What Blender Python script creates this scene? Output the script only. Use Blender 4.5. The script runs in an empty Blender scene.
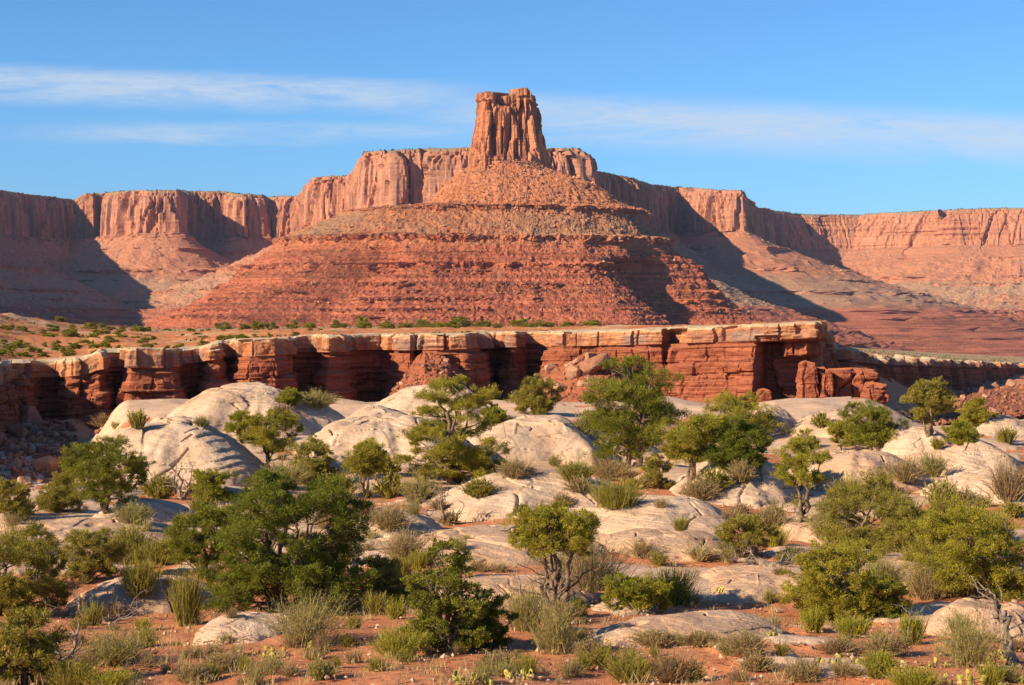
import bpy, math, random
import numpy as np
from mathutils import Vector
from mathutils.bvhtree import BVHTree
R = math.radians
sc = bpy.context.scene
col = sc.collection

# ---------------------------------------------------------------- camera, world, sun, exposure
F, HOR = 1700.0, 315.0
PHI = math.atan((342.5 - HOR) / F)
cd = bpy.data.cameras.new('camera'); cam = bpy.data.objects.new('camera', cd); col.objects.link(cam)
cam.location = (0, 0, 0); cam.rotation_euler = (R(90) - PHI, 0, 0)
cd.sensor_width = 36; cd.lens = F / 1024 * 36; cd.clip_start = 0.5; cd.clip_end = 60000
sc.camera = cam
sc.cycles.diffuse_bounces = 2; sc.cycles.max_bounces = 6; sc.cycles.transparent_max_bounces = 4

SUN_AZ = math.atan2(-0.865, -0.50)          # azimuth of the sun measured from +Y towards +X
SUN_EL = R(26)
SDIR = Vector((math.sin(SUN_AZ) * math.cos(SUN_EL), math.cos(SUN_AZ) * math.cos(SUN_EL), math.sin(SUN_EL)))
sl = bpy.data.lights.new('sun', 'SUN'); sun = bpy.data.objects.new('sun', sl); col.objects.link(sun)
sl.energy = 5.0; sl.angle = R(0.5); sl.color = (1.0, 0.85, 0.60)
sun.rotation_euler = SDIR.to_track_quat('Z', 'Y').to_euler()

world = bpy.data.worlds.new('World'); sc.world = world; world.use_nodes = True
sc.view_settings.view_transform = 'Standard'; sc.view_settings.look = 'None'
sc.view_settings.exposure = 0.80; sc.view_settings.gamma = 1; sc.view_settings.use_curve_mapping = False


class NT:
    """small helper round a node tree"""
    def __init__(s, tree): s.t = tree; s.n = tree.nodes; s.l = tree.links
    def node(s, kind, **kw):
        nd = s.n.new(kind)
        for k, v in kw.items(): setattr(nd, k, v)
        return nd
    def put(s, sock, v):
        if hasattr(v, 'is_linked') or hasattr(v, 'links'): s.l.new(v, sock)
        else: sock.default_value = v
    def math(s, op, a, b=0.0, c=None, clamp=False):
        nd = s.node('ShaderNodeMath', operation=op, use_clamp=clamp)
        s.put(nd.inputs[0], a); s.put(nd.inputs[1], b)
        if c is not None: s.put(nd.inputs[2], c)
        return nd.outputs[0]
    def mix(s, f, a, b, blend='MIX'):
        nd = s.node('ShaderNodeMix', data_type='RGBA', blend_type=blend)
        s.put(nd.inputs[0], f); s.put(nd.inputs[6], a); s.put(nd.inputs[7], b)
        return nd.outputs[2]
    def noise(s, vec, scale, detail=4, rough=0.55, dist=0.0):
        nd = s.node('ShaderNodeTexNoise'); s.l.new(vec, nd.inputs['Vector'])
        nd.inputs['Scale'].default_value = scale; nd.inputs['Detail'].default_value = detail
        nd.inputs['Roughness'].default_value = rough; nd.inputs['Distortion'].default_value = dist
        return nd.outputs['Fac']
    def ramp(s, fac, stops, interp='LINEAR'):
        nd = s.node('ShaderNodeValToRGB'); s.put(nd.inputs[0], fac); cr = nd.color_ramp; cr.interpolation = interp
        while len(cr.elements) < len(stops): cr.elements.new(0.5)
        for e, (p, c) in zip(cr.elements, stops):
            e.position = p; e.color = (c[0], c[1], c[2], 1) if not isinstance(c, float) else (c, c, c, 1)
        return nd.outputs[0]
    def rng(s, v, a, b, c=0.0, d=1.0, smooth=True):
        nd = s.node('ShaderNodeMapRange', clamp=True)
        if smooth: nd.interpolation_type = 'SMOOTHSTEP'
        s.put(nd.inputs[0], v)
        for i, x in enumerate((a, b, c, d)): s.put(nd.inputs[i + 1], x)
        return nd.outputs[0]
    def scale(s, vec, v3):
        nd = s.node('ShaderNodeVectorMath', operation='MULTIPLY'); s.l.new(vec, nd.inputs[0]); nd.inputs[1].default_value = v3
        return nd.outputs[0]
    def attr(s, name):
        return s.node('ShaderNodeAttribute', attribute_name=name).outputs['Fac']


def build_world():
    w = NT(world.node_tree)
    for n in list(w.n): w.n.remove(n)
    sky = w.node('ShaderNodeTexSky', sky_type='NISHITA', sun_disc=False)
    sky.sun_elevation = SUN_EL; sky.sun_rotation = SUN_AZ % (2 * math.pi)
    sky.altitude = 1500; sky.air_density = 1.0; sky.dust_density = 0.15; sky.ozone_density = 2.5
    geo = w.node('ShaderNodeTexCoord').outputs['Generated']
    sep = w.node('ShaderNodeSeparateXYZ'); w.l.new(geo, sep.inputs[0])
    X, Y, Z = sep.outputs
    ys = w.math('MAXIMUM', Y, 0.02)
    u = w.math('DIVIDE', X, ys); e = w.math('DIVIDE', Z, ys)
    comb = w.node('ShaderNodeCombineXYZ'); w.put(comb.inputs[0], u); w.put(comb.inputs[1], w.math('MULTIPLY', e, 6.5)); comb.inputs[2].default_value = 3.7
    cv = comb.outputs[0]
    n1 = w.noise(cv, 6.0, 9, 0.62, 0.8); n2 = w.noise(cv, 21.0, 7, 0.68, 0.9)
    n3 = w.noise(w.scale(cv, (1.0, 1.6, 1)), 48.0, 6, 0.7, 1.2)
    nn = w.math('ADD', w.math('MULTIPLY', n1, 0.62), w.math('MULTIPLY', n2, 0.38))
    e2 = w.math('ADD', e, w.math('MULTIPLY', w.math('SUBTRACT', n1, 0.5), 0.012))
    def band(c0, slope, w_up, w_dn, u0, u1, u2, u3, amp, lo, hi, fib=0.0):
        c = w.math('ADD', w.math('MULTIPLY', u, slope), c0)
        d = w.math('SUBTRACT', e2, c)
        up = w.rng(d, w_up, 0.15 * w_up); dn = w.rng(d, -w_dn, -0.1 * w_dn)
        m = w.math('MULTIPLY', up, dn)
        m = w.math('MULTIPLY', m, w.math('MULTIPLY', w.rng(u, u0, u1), w.rng(u, u3, u2)))
        m = w.math('MULTIPLY', m, w.rng(nn, lo, hi)); m = w.math('MULTIPLY', m, w.rng(n3, .25, .62, .62, 1.0))
        return w.math('MULTIPLY', m, amp)
    # upper left band, lower left streak, long right bank
    b1 = band(0.127, -0.036, 0.012, 0.018, -0.9, -0.30, -0.10, 0.02, 0.80, 0.26, 0.55)
    b1b = band(0.143, 0.02, 0.007, 0.016, -0.9, -0.5, -0.27, -0.12, 0.75, 0.3, 0.6)
    b2 = band(0.107, 0.0, 0.008, 0.009, -0.33, -0.20, -0.08, 0.06, 0.6, 0.26, 0.6)
    b3 = band(0.1175, -0.040, 0.018, 0.024, -0.10, 0.02, 0.55, 1.1, 0.78, 0.22, 0.56)
    b4 = band(0.128, 0.0, 0.004, 0.009, -0.16, -0.07, 0.0, 0.08, 0.3, 0.3, 0.6)
    c = w.math('MAXIMUM', w.math('MAXIMUM', b1, b2), w.math('MAXIMUM', b3, w.math('MAXIMUM', b4, b1b)))
    c = w.math('MULTIPLY', c, w.rng(Y, 0.05, 0.2))
    tint = w.mix(1.0, sky.outputs[0], (0.69, 0.93, 1.14, 1), 'MULTIPLY')
    # clear desert air: keep the low sky from paling too much
    low = w.rng(Z, 0.0, 0.14)
    tint = w.mix(1.0, tint, w.mix(low, (0.80, 0.835, 0.97, 1), (0.89, 1.10, 1.21, 1)), 'MULTIPLY')
    cloud = w.mix(1.0, tint, (1, 1, 1, 1), 'MIX')
    skyc = w.mix(c, tint, (5.6, 6.3, 7.3, 1))
    bg = w.node('ShaderNodeBackground'); w.l.new(skyc, bg.inputs[0]); bg.inputs[1].default_value = 0.066
    out = w.node('ShaderNodeOutputWorld'); w.l.new(bg.outputs[0], out.inputs[0])
build_world()

# ---------------------------------------------------------------- numbers: pixels to rays, noise
def ray(px, py):
    cx = (np.asarray(px, float) - 512) / F; cy = (342.5 - np.asarray(py, float)) / F
    y = math.cos(PHI) + cy * math.sin(PHI); z = -math.sin(PHI) + cy * math.cos(PHI)
    return cx / y, z / y                      # slopes X/Y and Z/Y
def at(px, py, Y):
    u, e = ray(px, py); return Vector((float(u) * Y, Y, float(e) * Y))

U32 = np.uint32
def _u(v, k): return v.astype(np.int32).view(U32) * U32(k)
def _fin(h):
    h = (h ^ (h >> U32(13))) * U32(1274126177)
    h = (h ^ (h >> U32(16))) * U32(2246822519)
    return ((h ^ (h >> U32(15))) & U32(0xFFFFFF)).astype(np.float32) / np.float32(0xFFFFFF)
def _h(ix, iy, iz, seed):
    return _fin(_u(ix, 374761393) + _u(iy, 668265263) + _u(iz, 2147483647) + U32((seed * 1274126177) & 0xFFFFFFFF))
def vn(x, y, z=0.0, seed=0):
    flat = np.ndim(z) == 0 and z == 0
    x, y, z = np.broadcast_arrays(np.asarray(x, np.float32), np.asarray(y, np.float32), np.asarray(z, np.float32))
    ix, iy, iz = np.floor(x), np.floor(y), np.floor(z)
    fx, fy, fz = x - ix, y - iy, z - iz
    fx, fy, fz = [t * t * t * (t * (t * 6 - 15) + 10) for t in (fx, fy, fz)]
    A = [_u(ix, 374761393), _u(ix + 1, 374761393)]; B = [_u(iy, 668265263), _u(iy + 1, 668265263)]
    sd = U32((seed * 1274126177) & 0xFFFFFFFF)
    Cc = [_u(iz, 2147483647) + sd] + ([] if flat else [_u(iz + 1, 2147483647) + sd])
    def layer(c):
        lo = _fin(A[0] + B[0] + c); lo = lo + (_fin(A[1] + B[0] + c) - lo) * fx
        hi = _fin(A[0] + B[1] + c); hi = hi + (_fin(A[1] + B[1] + c) - hi) * fx
        return lo + (hi - lo) * fy
    r = layer(Cc[0])
    if not flat: r = r + (layer(Cc[1]) - r) * fz
    return r * 2 - 1
def fbm(x, y, z=0.0, seed=0, o=4, g=0.5):
    r = 0; a = 1.0; k = 1.0; t = 0
    for i in range(o):
        r = r + a * vn(np.asarray(x) * k + 13.7 * i, np.asarray(y) * k + 7.1 * i, (np.asarray(z) * k + 3.3 * i if np.ndim(z) else 0.0), seed + i); t += a; a *= g; k *= 2.03
    return r / t
def ridged(x, y, z=0.0, seed=0, o=3):
    r = 0; a = 1.0; k = 1.0; t = 0
    for i in range(o):
        r = r + a * (1 - 2 * np.abs(vn(np.asarray(x) * k, np.asarray(y) * k, (np.asarray(z) * k if np.ndim(z) else 0.0), seed + i))); t += a; a *= 0.5; k *= 2.1
    return r / t
def worley(x, y, seed=0):
    """cellular noise: distance to the border between cells, random value of the cell"""
    x, y = np.broadcast_arrays(np.asarray(x, float), np.asarray(y, float))
    ix, iy = np.floor(x).astype(np.int32), np.floor(y).astype(np.int32)
    f1 = np.full(x.shape, 9.0); f2 = np.full(x.shape, 9.0); idv = np.zeros(x.shape)
    zz = np.zeros_like(ix)
    for a in (-1, 0, 1):
        for b in (-1, 0, 1):
            cx, cy = ix + a, iy + b
            px = cx + 0.1 + 0.8 * _h(cx, cy, zz, seed); py = cy + 0.1 + 0.8 * _h(cx, cy, zz, seed + 5)
            d = np.hypot(px - x, py - y)
            m = d < f1
            f2 = np.where(m, f1, np.minimum(f2, d)); idv = np.where(m, _h(cx, cy, zz, seed + 9), idv); f1 = np.where(m, d, f1)
    return f2 - f1, idv
def sst(a, b, x):
    t = np.clip((np.asarray(x, float) - a) / (b - a), 0, 1); return t * t * (3 - 2 * t)

# ---------------------------------------------------------------- meshes
def link(name, me, mats, parent=None):
    o = bpy.data.objects.new(name, me); col.objects.link(o)
    for m in (mats if isinstance(mats, (list, tuple)) else [mats]): me.materials.append(m)
    if parent is not None: o.parent = parent
    return o
def tag(o, label=None, cat=None, group=None, kind=None):
    if label: o['label'] = label
    if cat: o['category'] = cat
    if group: o['group'] = group
    if kind: o['kind'] = kind
    return o
def raw_mesh(name, V, Fc, attrs=None, mat_idx=None, smooth=True):
    """V (n,3); Fc list of arrays (m,k)"""
    me = bpy.data.meshes.new(name); V = np.asarray(V, np.float32)
    Fs = [np.asarray(f, np.int32) for f in (Fc if isinstance(Fc, list) else [Fc]) if len(f)]
    me.vertices.add(len(V)); me.vertices.foreach_set('co', V.ravel())
    nl = sum(f.size for f in Fs); npoly = sum(len(f) for f in Fs)
    me.loops.add(nl); me.polygons.add(npoly)
    me.loops.foreach_set('vertex_index', np.concatenate([f.ravel() for f in Fs]))
    tot = np.concatenate([np.full(len(f), f.shape[1], np.int32) for f in Fs])
    st = np.concatenate([[0], np.cumsum(tot)[:-1]]).astype(np.int32)
    me.polygons.foreach_set('loop_start', st)
    try: me.polygons.foreach_set('loop_total', tot)
    except Exception: pass
    me.polygons.foreach_set('use_smooth', np.full(npoly, smooth, bool))
    if mat_idx is not None: me.polygons.foreach_set('material_index', np.asarray(mat_idx, np.int32))
    me.update(calc_edges=True)
    for k, v in (attrs or {}).items():
        a = me.attributes.new(k, 'FLOAT', 'POINT'); a.data.foreach_set('value', np.asarray(v, np.float32).ravel())
    return me
def grid_faces(nc, nr, closed=False):
    c = np.arange(nc if closed else nc - 1); r = np.arange(nr - 1)
    C, Rr = np.meshgrid(c, r, indexing='ij'); D = (C + 1) % nc
    return np.stack([C * nr + Rr, C * nr + Rr + 1, D * nr + Rr + 1, D * nr + Rr], -1).reshape(-1, 4)

def resample(P, step, closed=False, smooth=0):
    """P (n,k): polyline in first two columns, further columns carried along; spacing step"""
    P = np.asarray(P, float)
    if closed: P = np.vstack([P, P[:1]])
    for _ in range(smooth):
        Q = np.empty((2 * len(P) - 2, P.shape[1])); Q[0::2] = P[:-1] * .75 + P[1:] * .25; Q[1::2] = P[:-1] * .25 + P[1:] * .75
        P = np.vstack([Q, Q[:1]]) if closed else np.vstack([P[:1], Q, P[-1:]])
    s = np.concatenate([[0], np.cumsum(np.hypot(*(P[1:, :2] - P[:-1, :2]).T))])
    n = max(4, int(s[-1] / step)); t = np.linspace(0, s[-1], n, endpoint=not closed)
    return np.stack([np.interp(t, s, P[:, i]) for i in range(P.shape[1])], 1), t
def normals2(P, closed, k):
    """outward (towards the camera side of a left-to-right curve), averaged over k columns"""
    if closed: T = np.roll(P[:, :2], -1, 0) - np.roll(P[:, :2], 1, 0)
    else: T = np.gradient(P[:, :2], axis=0)
    N = np.stack([T[:, 1], -T[:, 0]], 1); N /= np.maximum(np.linalg.norm(N, axis=1, keepdims=True), 1e-9)
    ker = np.hanning(2 * k + 3)[1:-1]; ker /= ker.sum()
    for i in (0, 1):
        v = N[:, i]
        v = np.concatenate([v[-k:], v, v[:k]]) if closed else np.concatenate([np.full(k, v[0]), v, np.full(k, v[-1])])
        N[:, i] = np.convolve(v, ker, 'valid')
    return N / np.maximum(np.linalg.norm(N, axis=1, keepdims=True), 1e-9)
def profile(pts, step):
    pts = np.asarray(pts, float); out = [pts[0]]
    for a, b in zip(pts[:-1], pts[1:]):
        n = max(1, int(round(np.hypot(*(b - a)[:2]) / step)))
        for i in range(1, n + 1): out.append(a + (b - a) * i / n)
    return np.array(out)
# ---------------------------------------------------------------- rock and soil materials
def new_mat(name):
    m = bpy.data.materials.new(name); m.use_nodes = True; t = NT(m.node_tree)
    bs = m.node_tree.nodes['Principled BSDF']; bs.inputs['Roughness'].default_value = 0.95
    bs.inputs['Specular IOR Level'].default_value = 0.12
    return m, t, bs
def bump(t, bs, h, strength, dist):
    b = t.node('ShaderNodeBump'); b.inputs['Strength'].default_value = strength; b.inputs['Distance'].default_value = dist
    t.put(b.inputs['Height'], h); t.l.new(b.outputs[0], bs.inputs['Normal'])

def mesa_mat(name, wing, talus, lower, grey, scale=1.0, grey_z=(95, 150), low_z=100.0, speck=0.5):
    """cliff rock on steep parts, loose slope elsewhere, thin beds by height"""
    m, t, bs = new_mat(name)
    g = t.node('ShaderNodeNewGeometry'); pos = g.outputs['Position']
    sep = t.node('ShaderNodeSeparateXYZ'); t.l.new(pos, sep.inputs[0]); z = sep.outputs[2]
    nz = t.node('ShaderNodeSeparateXYZ'); t.l.new(g.outputs['True Normal'], nz.inputs[0]); up = nz.outputs[2]
    n_big = t.noise(pos, 0.006 * scale, 4, 0.5); n_mid = t.noise(pos, 0.045 * scale, 5, 0.6); n_sm = t.noise(pos, 0.22 * scale, 4, 0.65)
    streak = t.noise(t.scale(pos, (1, 1, 0.10)), 0.09 * scale, 5, 0.6)
    beds = t.noise(t.scale(pos, (0.02, 0.02, 1)), 0.16 * scale, 5, 0.7)
    cliff = t.mix(t.rng(streak, 0.36, 0.66), tuple(c * 0.50 for c in wing) + (1,), tuple(min(1, c * 1.13) for c in wing) + (1,))
    cliff = t.mix(t.rng(n_big, 0.35, 0.65), cliff, t.mix(0.5, cliff, (wing[0] * .95, wing[1] * 1.22, wing[2] * 1.5, 1)))
    cliff = t.mix(t.math('MULTIPLY', t.rng(beds, 0.5, 0.72), 0.35), cliff, (wing[0] * .75, wing[1] * .7, wing[2] * .7, 1))
    zz = t.math('ADD', z, t.math('MULTIPLY', t.math('SUBTRACT', n_mid, 0.5), 24.0))
    low = t.mix(t.rng(beds, 0.34, 0.66), tuple(c * 0.55 for c in lower) + (1,), tuple(c * 1.25 for c in lower) + (1,))
    slope = t.mix(t.rng(zz, low_z - 22, low_z + 14), low, talus + (1,))
    gz = t.math('MULTIPLY', t.rng(zz, grey_z[0] - 12, grey_z[0] + 8), t.rng(zz, grey_z[1] + 12, grey_z[1] - 8))
    slope = t.mix(t.math('MULTIPLY', gz, t.rng(n_big, 0.30, 0.6, 0.25, 0.9)), slope, grey + (1,))
    slope = t.mix(t.math('MULTIPLY', t.rng(n_sm, 0.46, 0.70), speck), slope, t.mix(0.5, slope, (0.58, 0.38, 0.25, 1)))
    slope = t.mix(t.math('MULTIPLY', t.rng(n_sm, 0.44, 0.30), speck * 0.9), slope, (0.13, 0.07, 0.035, 1))
    slope = t.mix(t.math('MULTIPLY', t.rng(n_mid, 0.55, 0.75), 0.3), slope, (0.30, 0.22, 0.12, 1))
    top = t.rng(z, 322, 337)
    steep = t.rng(up, 0.62, 0.40)
    lowcliff = t.mix(t.rng(z, low_z + 40, low_z + 100), t.mix(0.45, low, cliff), cliff)
    c = t.mix(steep, slope, lowcliff)
    c = t.mix(t.math('MULTIPLY', top, t.rng(up, 0.35, 0.8)), c, (0.26, 0.19, 0.10, 1))
    t.l.new(c, bs.inputs['Base Color'])
    h = t.math('ADD', t.math('MULTIPLY', n_sm, 1.0), t.math('MULTIPLY', beds, 0.8))
    bump(t, bs, h, 0.9, 3.0 / scale)
    return m
M = {}
M['mesa'] = mesa_mat('mesa_rock', (0.50, 0.195, 0.105), (0.43, 0.168, 0.090), (0.37, 0.112, 0.062), (0.36, 0.205, 0.125), grey_z=(20, 95), low_z=25, speck=0.55)
M['butte'] = mesa_mat('butte_rock', (0.52, 0.195, 0.095), (0.42, 0.145, 0.062), (0.335, 0.085, 0.042), (0.285, 0.155, 0.085), grey_z=(108, 150), low_z=100)

def cliff_mat():
    m, t, bs = new_mat('canyon_cliff_rock')
    g = t.node('ShaderNodeNewGeometry'); pos = g.outputs['Position']
    nz = t.node('ShaderNodeSeparateXYZ'); t.l.new(g.outputs['True Normal'], nz.inputs[0]); up = nz.outputs[2]
    dep = t.attr('dep')
    n_mid = t.noise(pos, 0.35, 5, 0.6); n_sm = t.noise(pos, 2.2, 5, 0.65); nb = t.noise(pos, 0.09, 3, 0.5)
    streak = t.noise(t.scale(pos, (1, 1, 0.12)), 0.8, 5, 0.65)
    beds = t.noise(t.scale(pos, (0.035, 0.035, 1)), 1.6, 5, 0.7)
    cap = t.mix(t.rng(n_mid, 0.35, 0.65), (0.38, 0.130, 0.056, 1), (0.48, 0.215, 0.100, 1))
    cap = t.mix(t.rng(t.math('ADD', dep, t.math('MULTIPLY', t.math('SUBTRACT', n_mid, .5), 1.6)), 0.7, 0.1), cap, (0.56, 0.35, 0.19, 1))
    cap = t.mix(t.math('MULTIPLY', t.rng(streak, 0.46, 0.60), t.rng(dep, 0.4, 1.2)), cap, (0.30, 0.135, 0.085, 1))
    cap = t.mix(t.math('MULTIPLY', t.rng(nb, 0.50, 0.62), t.rng(dep, 0.5, 1.4, 0, 0.75)), cap, (0.235, 0.150, 0.125, 1))
    red = t.mix(t.rng(beds, 0.34, 0.66), (0.20, 0.052, 0.026, 1), (0.37, 0.118, 0.060, 1))
    red = t.mix(t.math('MULTIPLY', t.rng(streak, 0.52, 0.72), 0.5), red, (0.14, 0.046, 0.030, 1))
    red = t.mix(t.math('MULTIPLY', t.rng(n_sm, 0.58, 0.75), 0.35), red, (0.46, 0.24, 0.15, 1))
    dd = t.math('ADD', dep, t.math('MULTIPLY', t.math('SUBTRACT', n_mid, 0.5), 0.9))
    wall = t.mix(t.rng(dd, 2.5, 2.9), cap, red)
    topc = t.mix(t.rng(n_mid, 0.38, 0.62), (0.50, 0.345, 0.20, 1), (0.60, 0.44, 0.285, 1))
    topc = t.mix(t.math('MULTIPLY', t.rng(n_sm, 0.52, 0.7), 0.5), topc, (0.36, 0.20, 0.10, 1))
    flat = t.rng(up, 0.55, 0.85)
    lo_flat = t.mix(t.rng(dep, 0.6, 3.0), topc, t.mix(t.rng(n_sm, 0.4, 0.65), (0.27, 0.085, 0.045, 1), (0.36, 0.145, 0.08, 1)))
    c = t.mix(flat, wall, lo_flat)
    t.l.new(c, bs.inputs['Base Color'])
    h = t.math('ADD', t.math('MULTIPLY', n_sm, 0.5), t.math('ADD', t.math('MULTIPLY', beds, 0.9), t.math('MULTIPLY', streak, 0.3)))
    bump(t, bs, h, 0.9, 0.35)
    return m
M['cliff'] = cliff_mat()

def slick_mat(name, tint=(1, 1, 1), loc=0.0):
    """pale cross-bedded sandstone with fine tilted laminae, lichen and rust stains"""
    m, t, bs = new_mat(name)
    g = t.node('ShaderNodeNewGeometry'); pos = g.outputs['Position']
    mp = t.node('ShaderNodeMapping'); t.l.new(pos, mp.inputs[0]); mp.inputs['Rotation'].default_value = (0.16, -0.20, 0.4); mp.inputs['Location'].default_value = (loc, loc, 0)
    w = t.noise(pos, 0.25, 3, 0.5)
    lam = t.noise(t.scale(mp.outputs[0], (0.05, 0.05, 1.0)), 4.0, 5, 0.65)
    n_mid = t.noise(pos, 0.5, 5, 0.6); n_sm = t.noise(pos, 4.5, 5, 0.7); n_pit = t.noise(pos, 14.0, 3, 0.6)
    c = t.mix(t.rng(n_mid, 0.35, 0.66), (0.47 * tint[0], 0.305 * tint[1], 0.198 * tint[2], 1), (0.58 * tint[0], 0.405 * tint[1], 0.280 * tint[2], 1))
    c = t.mix(t.math('MULTIPLY', t.rng(lam, 0.52, 0.66), 0.42), c, (0.37 * tint[0], 0.235 * tint[1], 0.15 * tint[2], 1))
    c = t.mix(t.math('MULTIPLY', t.rng(n_sm, 0.55, 0.75), 0.45), c, (0.42, 0.28, 0.185, 1))
    c = t.mix(t.math('MULTIPLY', t.rng(w, 0.56, 0.70), 0.42), c, (0.52, 0.26, 0.14, 1))
    c = t.mix(t.math('MULTIPLY', t.rng(n_pit, 0.64, 0.74), 0.5), c, (0.24, 0.16, 0.11, 1))
    wst = t.noise(t.scale(pos, (1, 1, .25)), 1.1, 5, .7)
    c = t.mix(t.math('MULTIPLY', t.rng(wst, .58, .68), .45), c, (0.25, 0.17, 0.12, 1))
    t.l.new(c, bs.inputs['Base Color'])
    h = t.math('ADD', t.math('MULTIPLY', lam, 0.9), t.math('ADD', t.math('MULTIPLY', n_sm, 0.55), t.math('MULTIPLY', n_pit, 0.15)))
    bump(t, bs, h, 0.75, 0.16)
    return m
M['slick'] = slick_mat('pale_sandstone'); M['slick2'] = slick_mat('pinkish_sandstone', (0.93, 0.85, 0.80), 40.0)

def soil_mat():
    m, t, bs = new_mat('red_soil_and_slickrock')
    g = t.node('ShaderNodeNewGeometry'); pos = g.outputs['Position']
    rk = t.attr('rock'); bench = t.attr('bench'); py = t.attr('far')
    n_mid = t.noise(pos, 0.45, 5, 0.6); n_sm = t.noise(pos, 3.2, 6, 0.7); n_pit = t.noise(pos, 16.0, 4, 0.7)
    soil = t.mix(t.rng(n_mid, 0.35, 0.65), (0.52, 0.175, 0.072, 1), (0.60, 0.235, 0.110, 1))
    soil = t.mix(t.math('MULTIPLY', t.rng(n_sm, 0.50, 0.72), 0.55), soil, (0.60, 0.32, 0.18, 1))
    soil = t.mix(t.math('MULTIPLY', t.rng(n_pit, 0.58, 0.70), 0.7), soil, (0.20, 0.085, 0.045, 1))
    soil = t.mix(t.math('MULTIPLY', t.rng(n_pit, 0.40, 0.32), 0.5), soil, (0.60, 0.36, 0.23, 1))
    lam = t.noise(t.scale(pos, (0.6, 0.6, 4)), 1.4, 5, 0.65)
    rock = t.mix(t.rng(n_mid, 0.34, 0.66), (0.57, 0.345, 0.215, 1), (0.66, 0.44, 0.29, 1))
    rock = t.mix(t.math('MULTIPLY', t.rng(lam, 0.50, 0.66), 0.5), rock, (0.40, 0.24, 0.155, 1))
    rock = t.mix(t.math('MULTIPLY', t.rng(n_pit, 0.60, 0.72), 0.4), rock, (0.27, 0.16, 0.10, 1))
    crust = t.noise(pos, 1.3, 6, .75); soil = t.mix(t.math('MULTIPLY', t.rng(crust, .53, .63), .6), soil, (0.27, 0.105, 0.05, 1))
    e = t.math('ADD', rk, t.math('MULTIPLY', t.math('SUBTRACT', n_sm, 0.5), 0.7))
    c = t.mix(t.rng(e, 0.42, 0.56), soil, rock)
    nb = t.noise(pos, 0.02, 5, 0.6); ns = t.noise(pos, 0.16, 5, 0.7)
    bn = t.mix(t.rng(ns, 0.38, 0.62), (0.47, 0.145, 0.052, 1), (0.50, 0.215, 0.088, 1))
    bn = t.mix(t.math('MULTIPLY', t.rng(nb, 0.52, 0.6), 0.7), bn, (0.55, 0.36, 0.20, 1))
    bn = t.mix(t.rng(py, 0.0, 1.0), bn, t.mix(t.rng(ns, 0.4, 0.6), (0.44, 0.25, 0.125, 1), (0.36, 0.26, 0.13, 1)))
    c = t.mix(bench, c, bn)
    t.l.new(c, bs.inputs['Base Color'])
    h = t.math('ADD', t.math('MULTIPLY', n_sm, 0.7), t.math('MULTIPLY', n_pit, 0.35))
    bump(t, bs, h, 0.8, 0.12)
    return m
M['soil'] = soil_mat()

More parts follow.
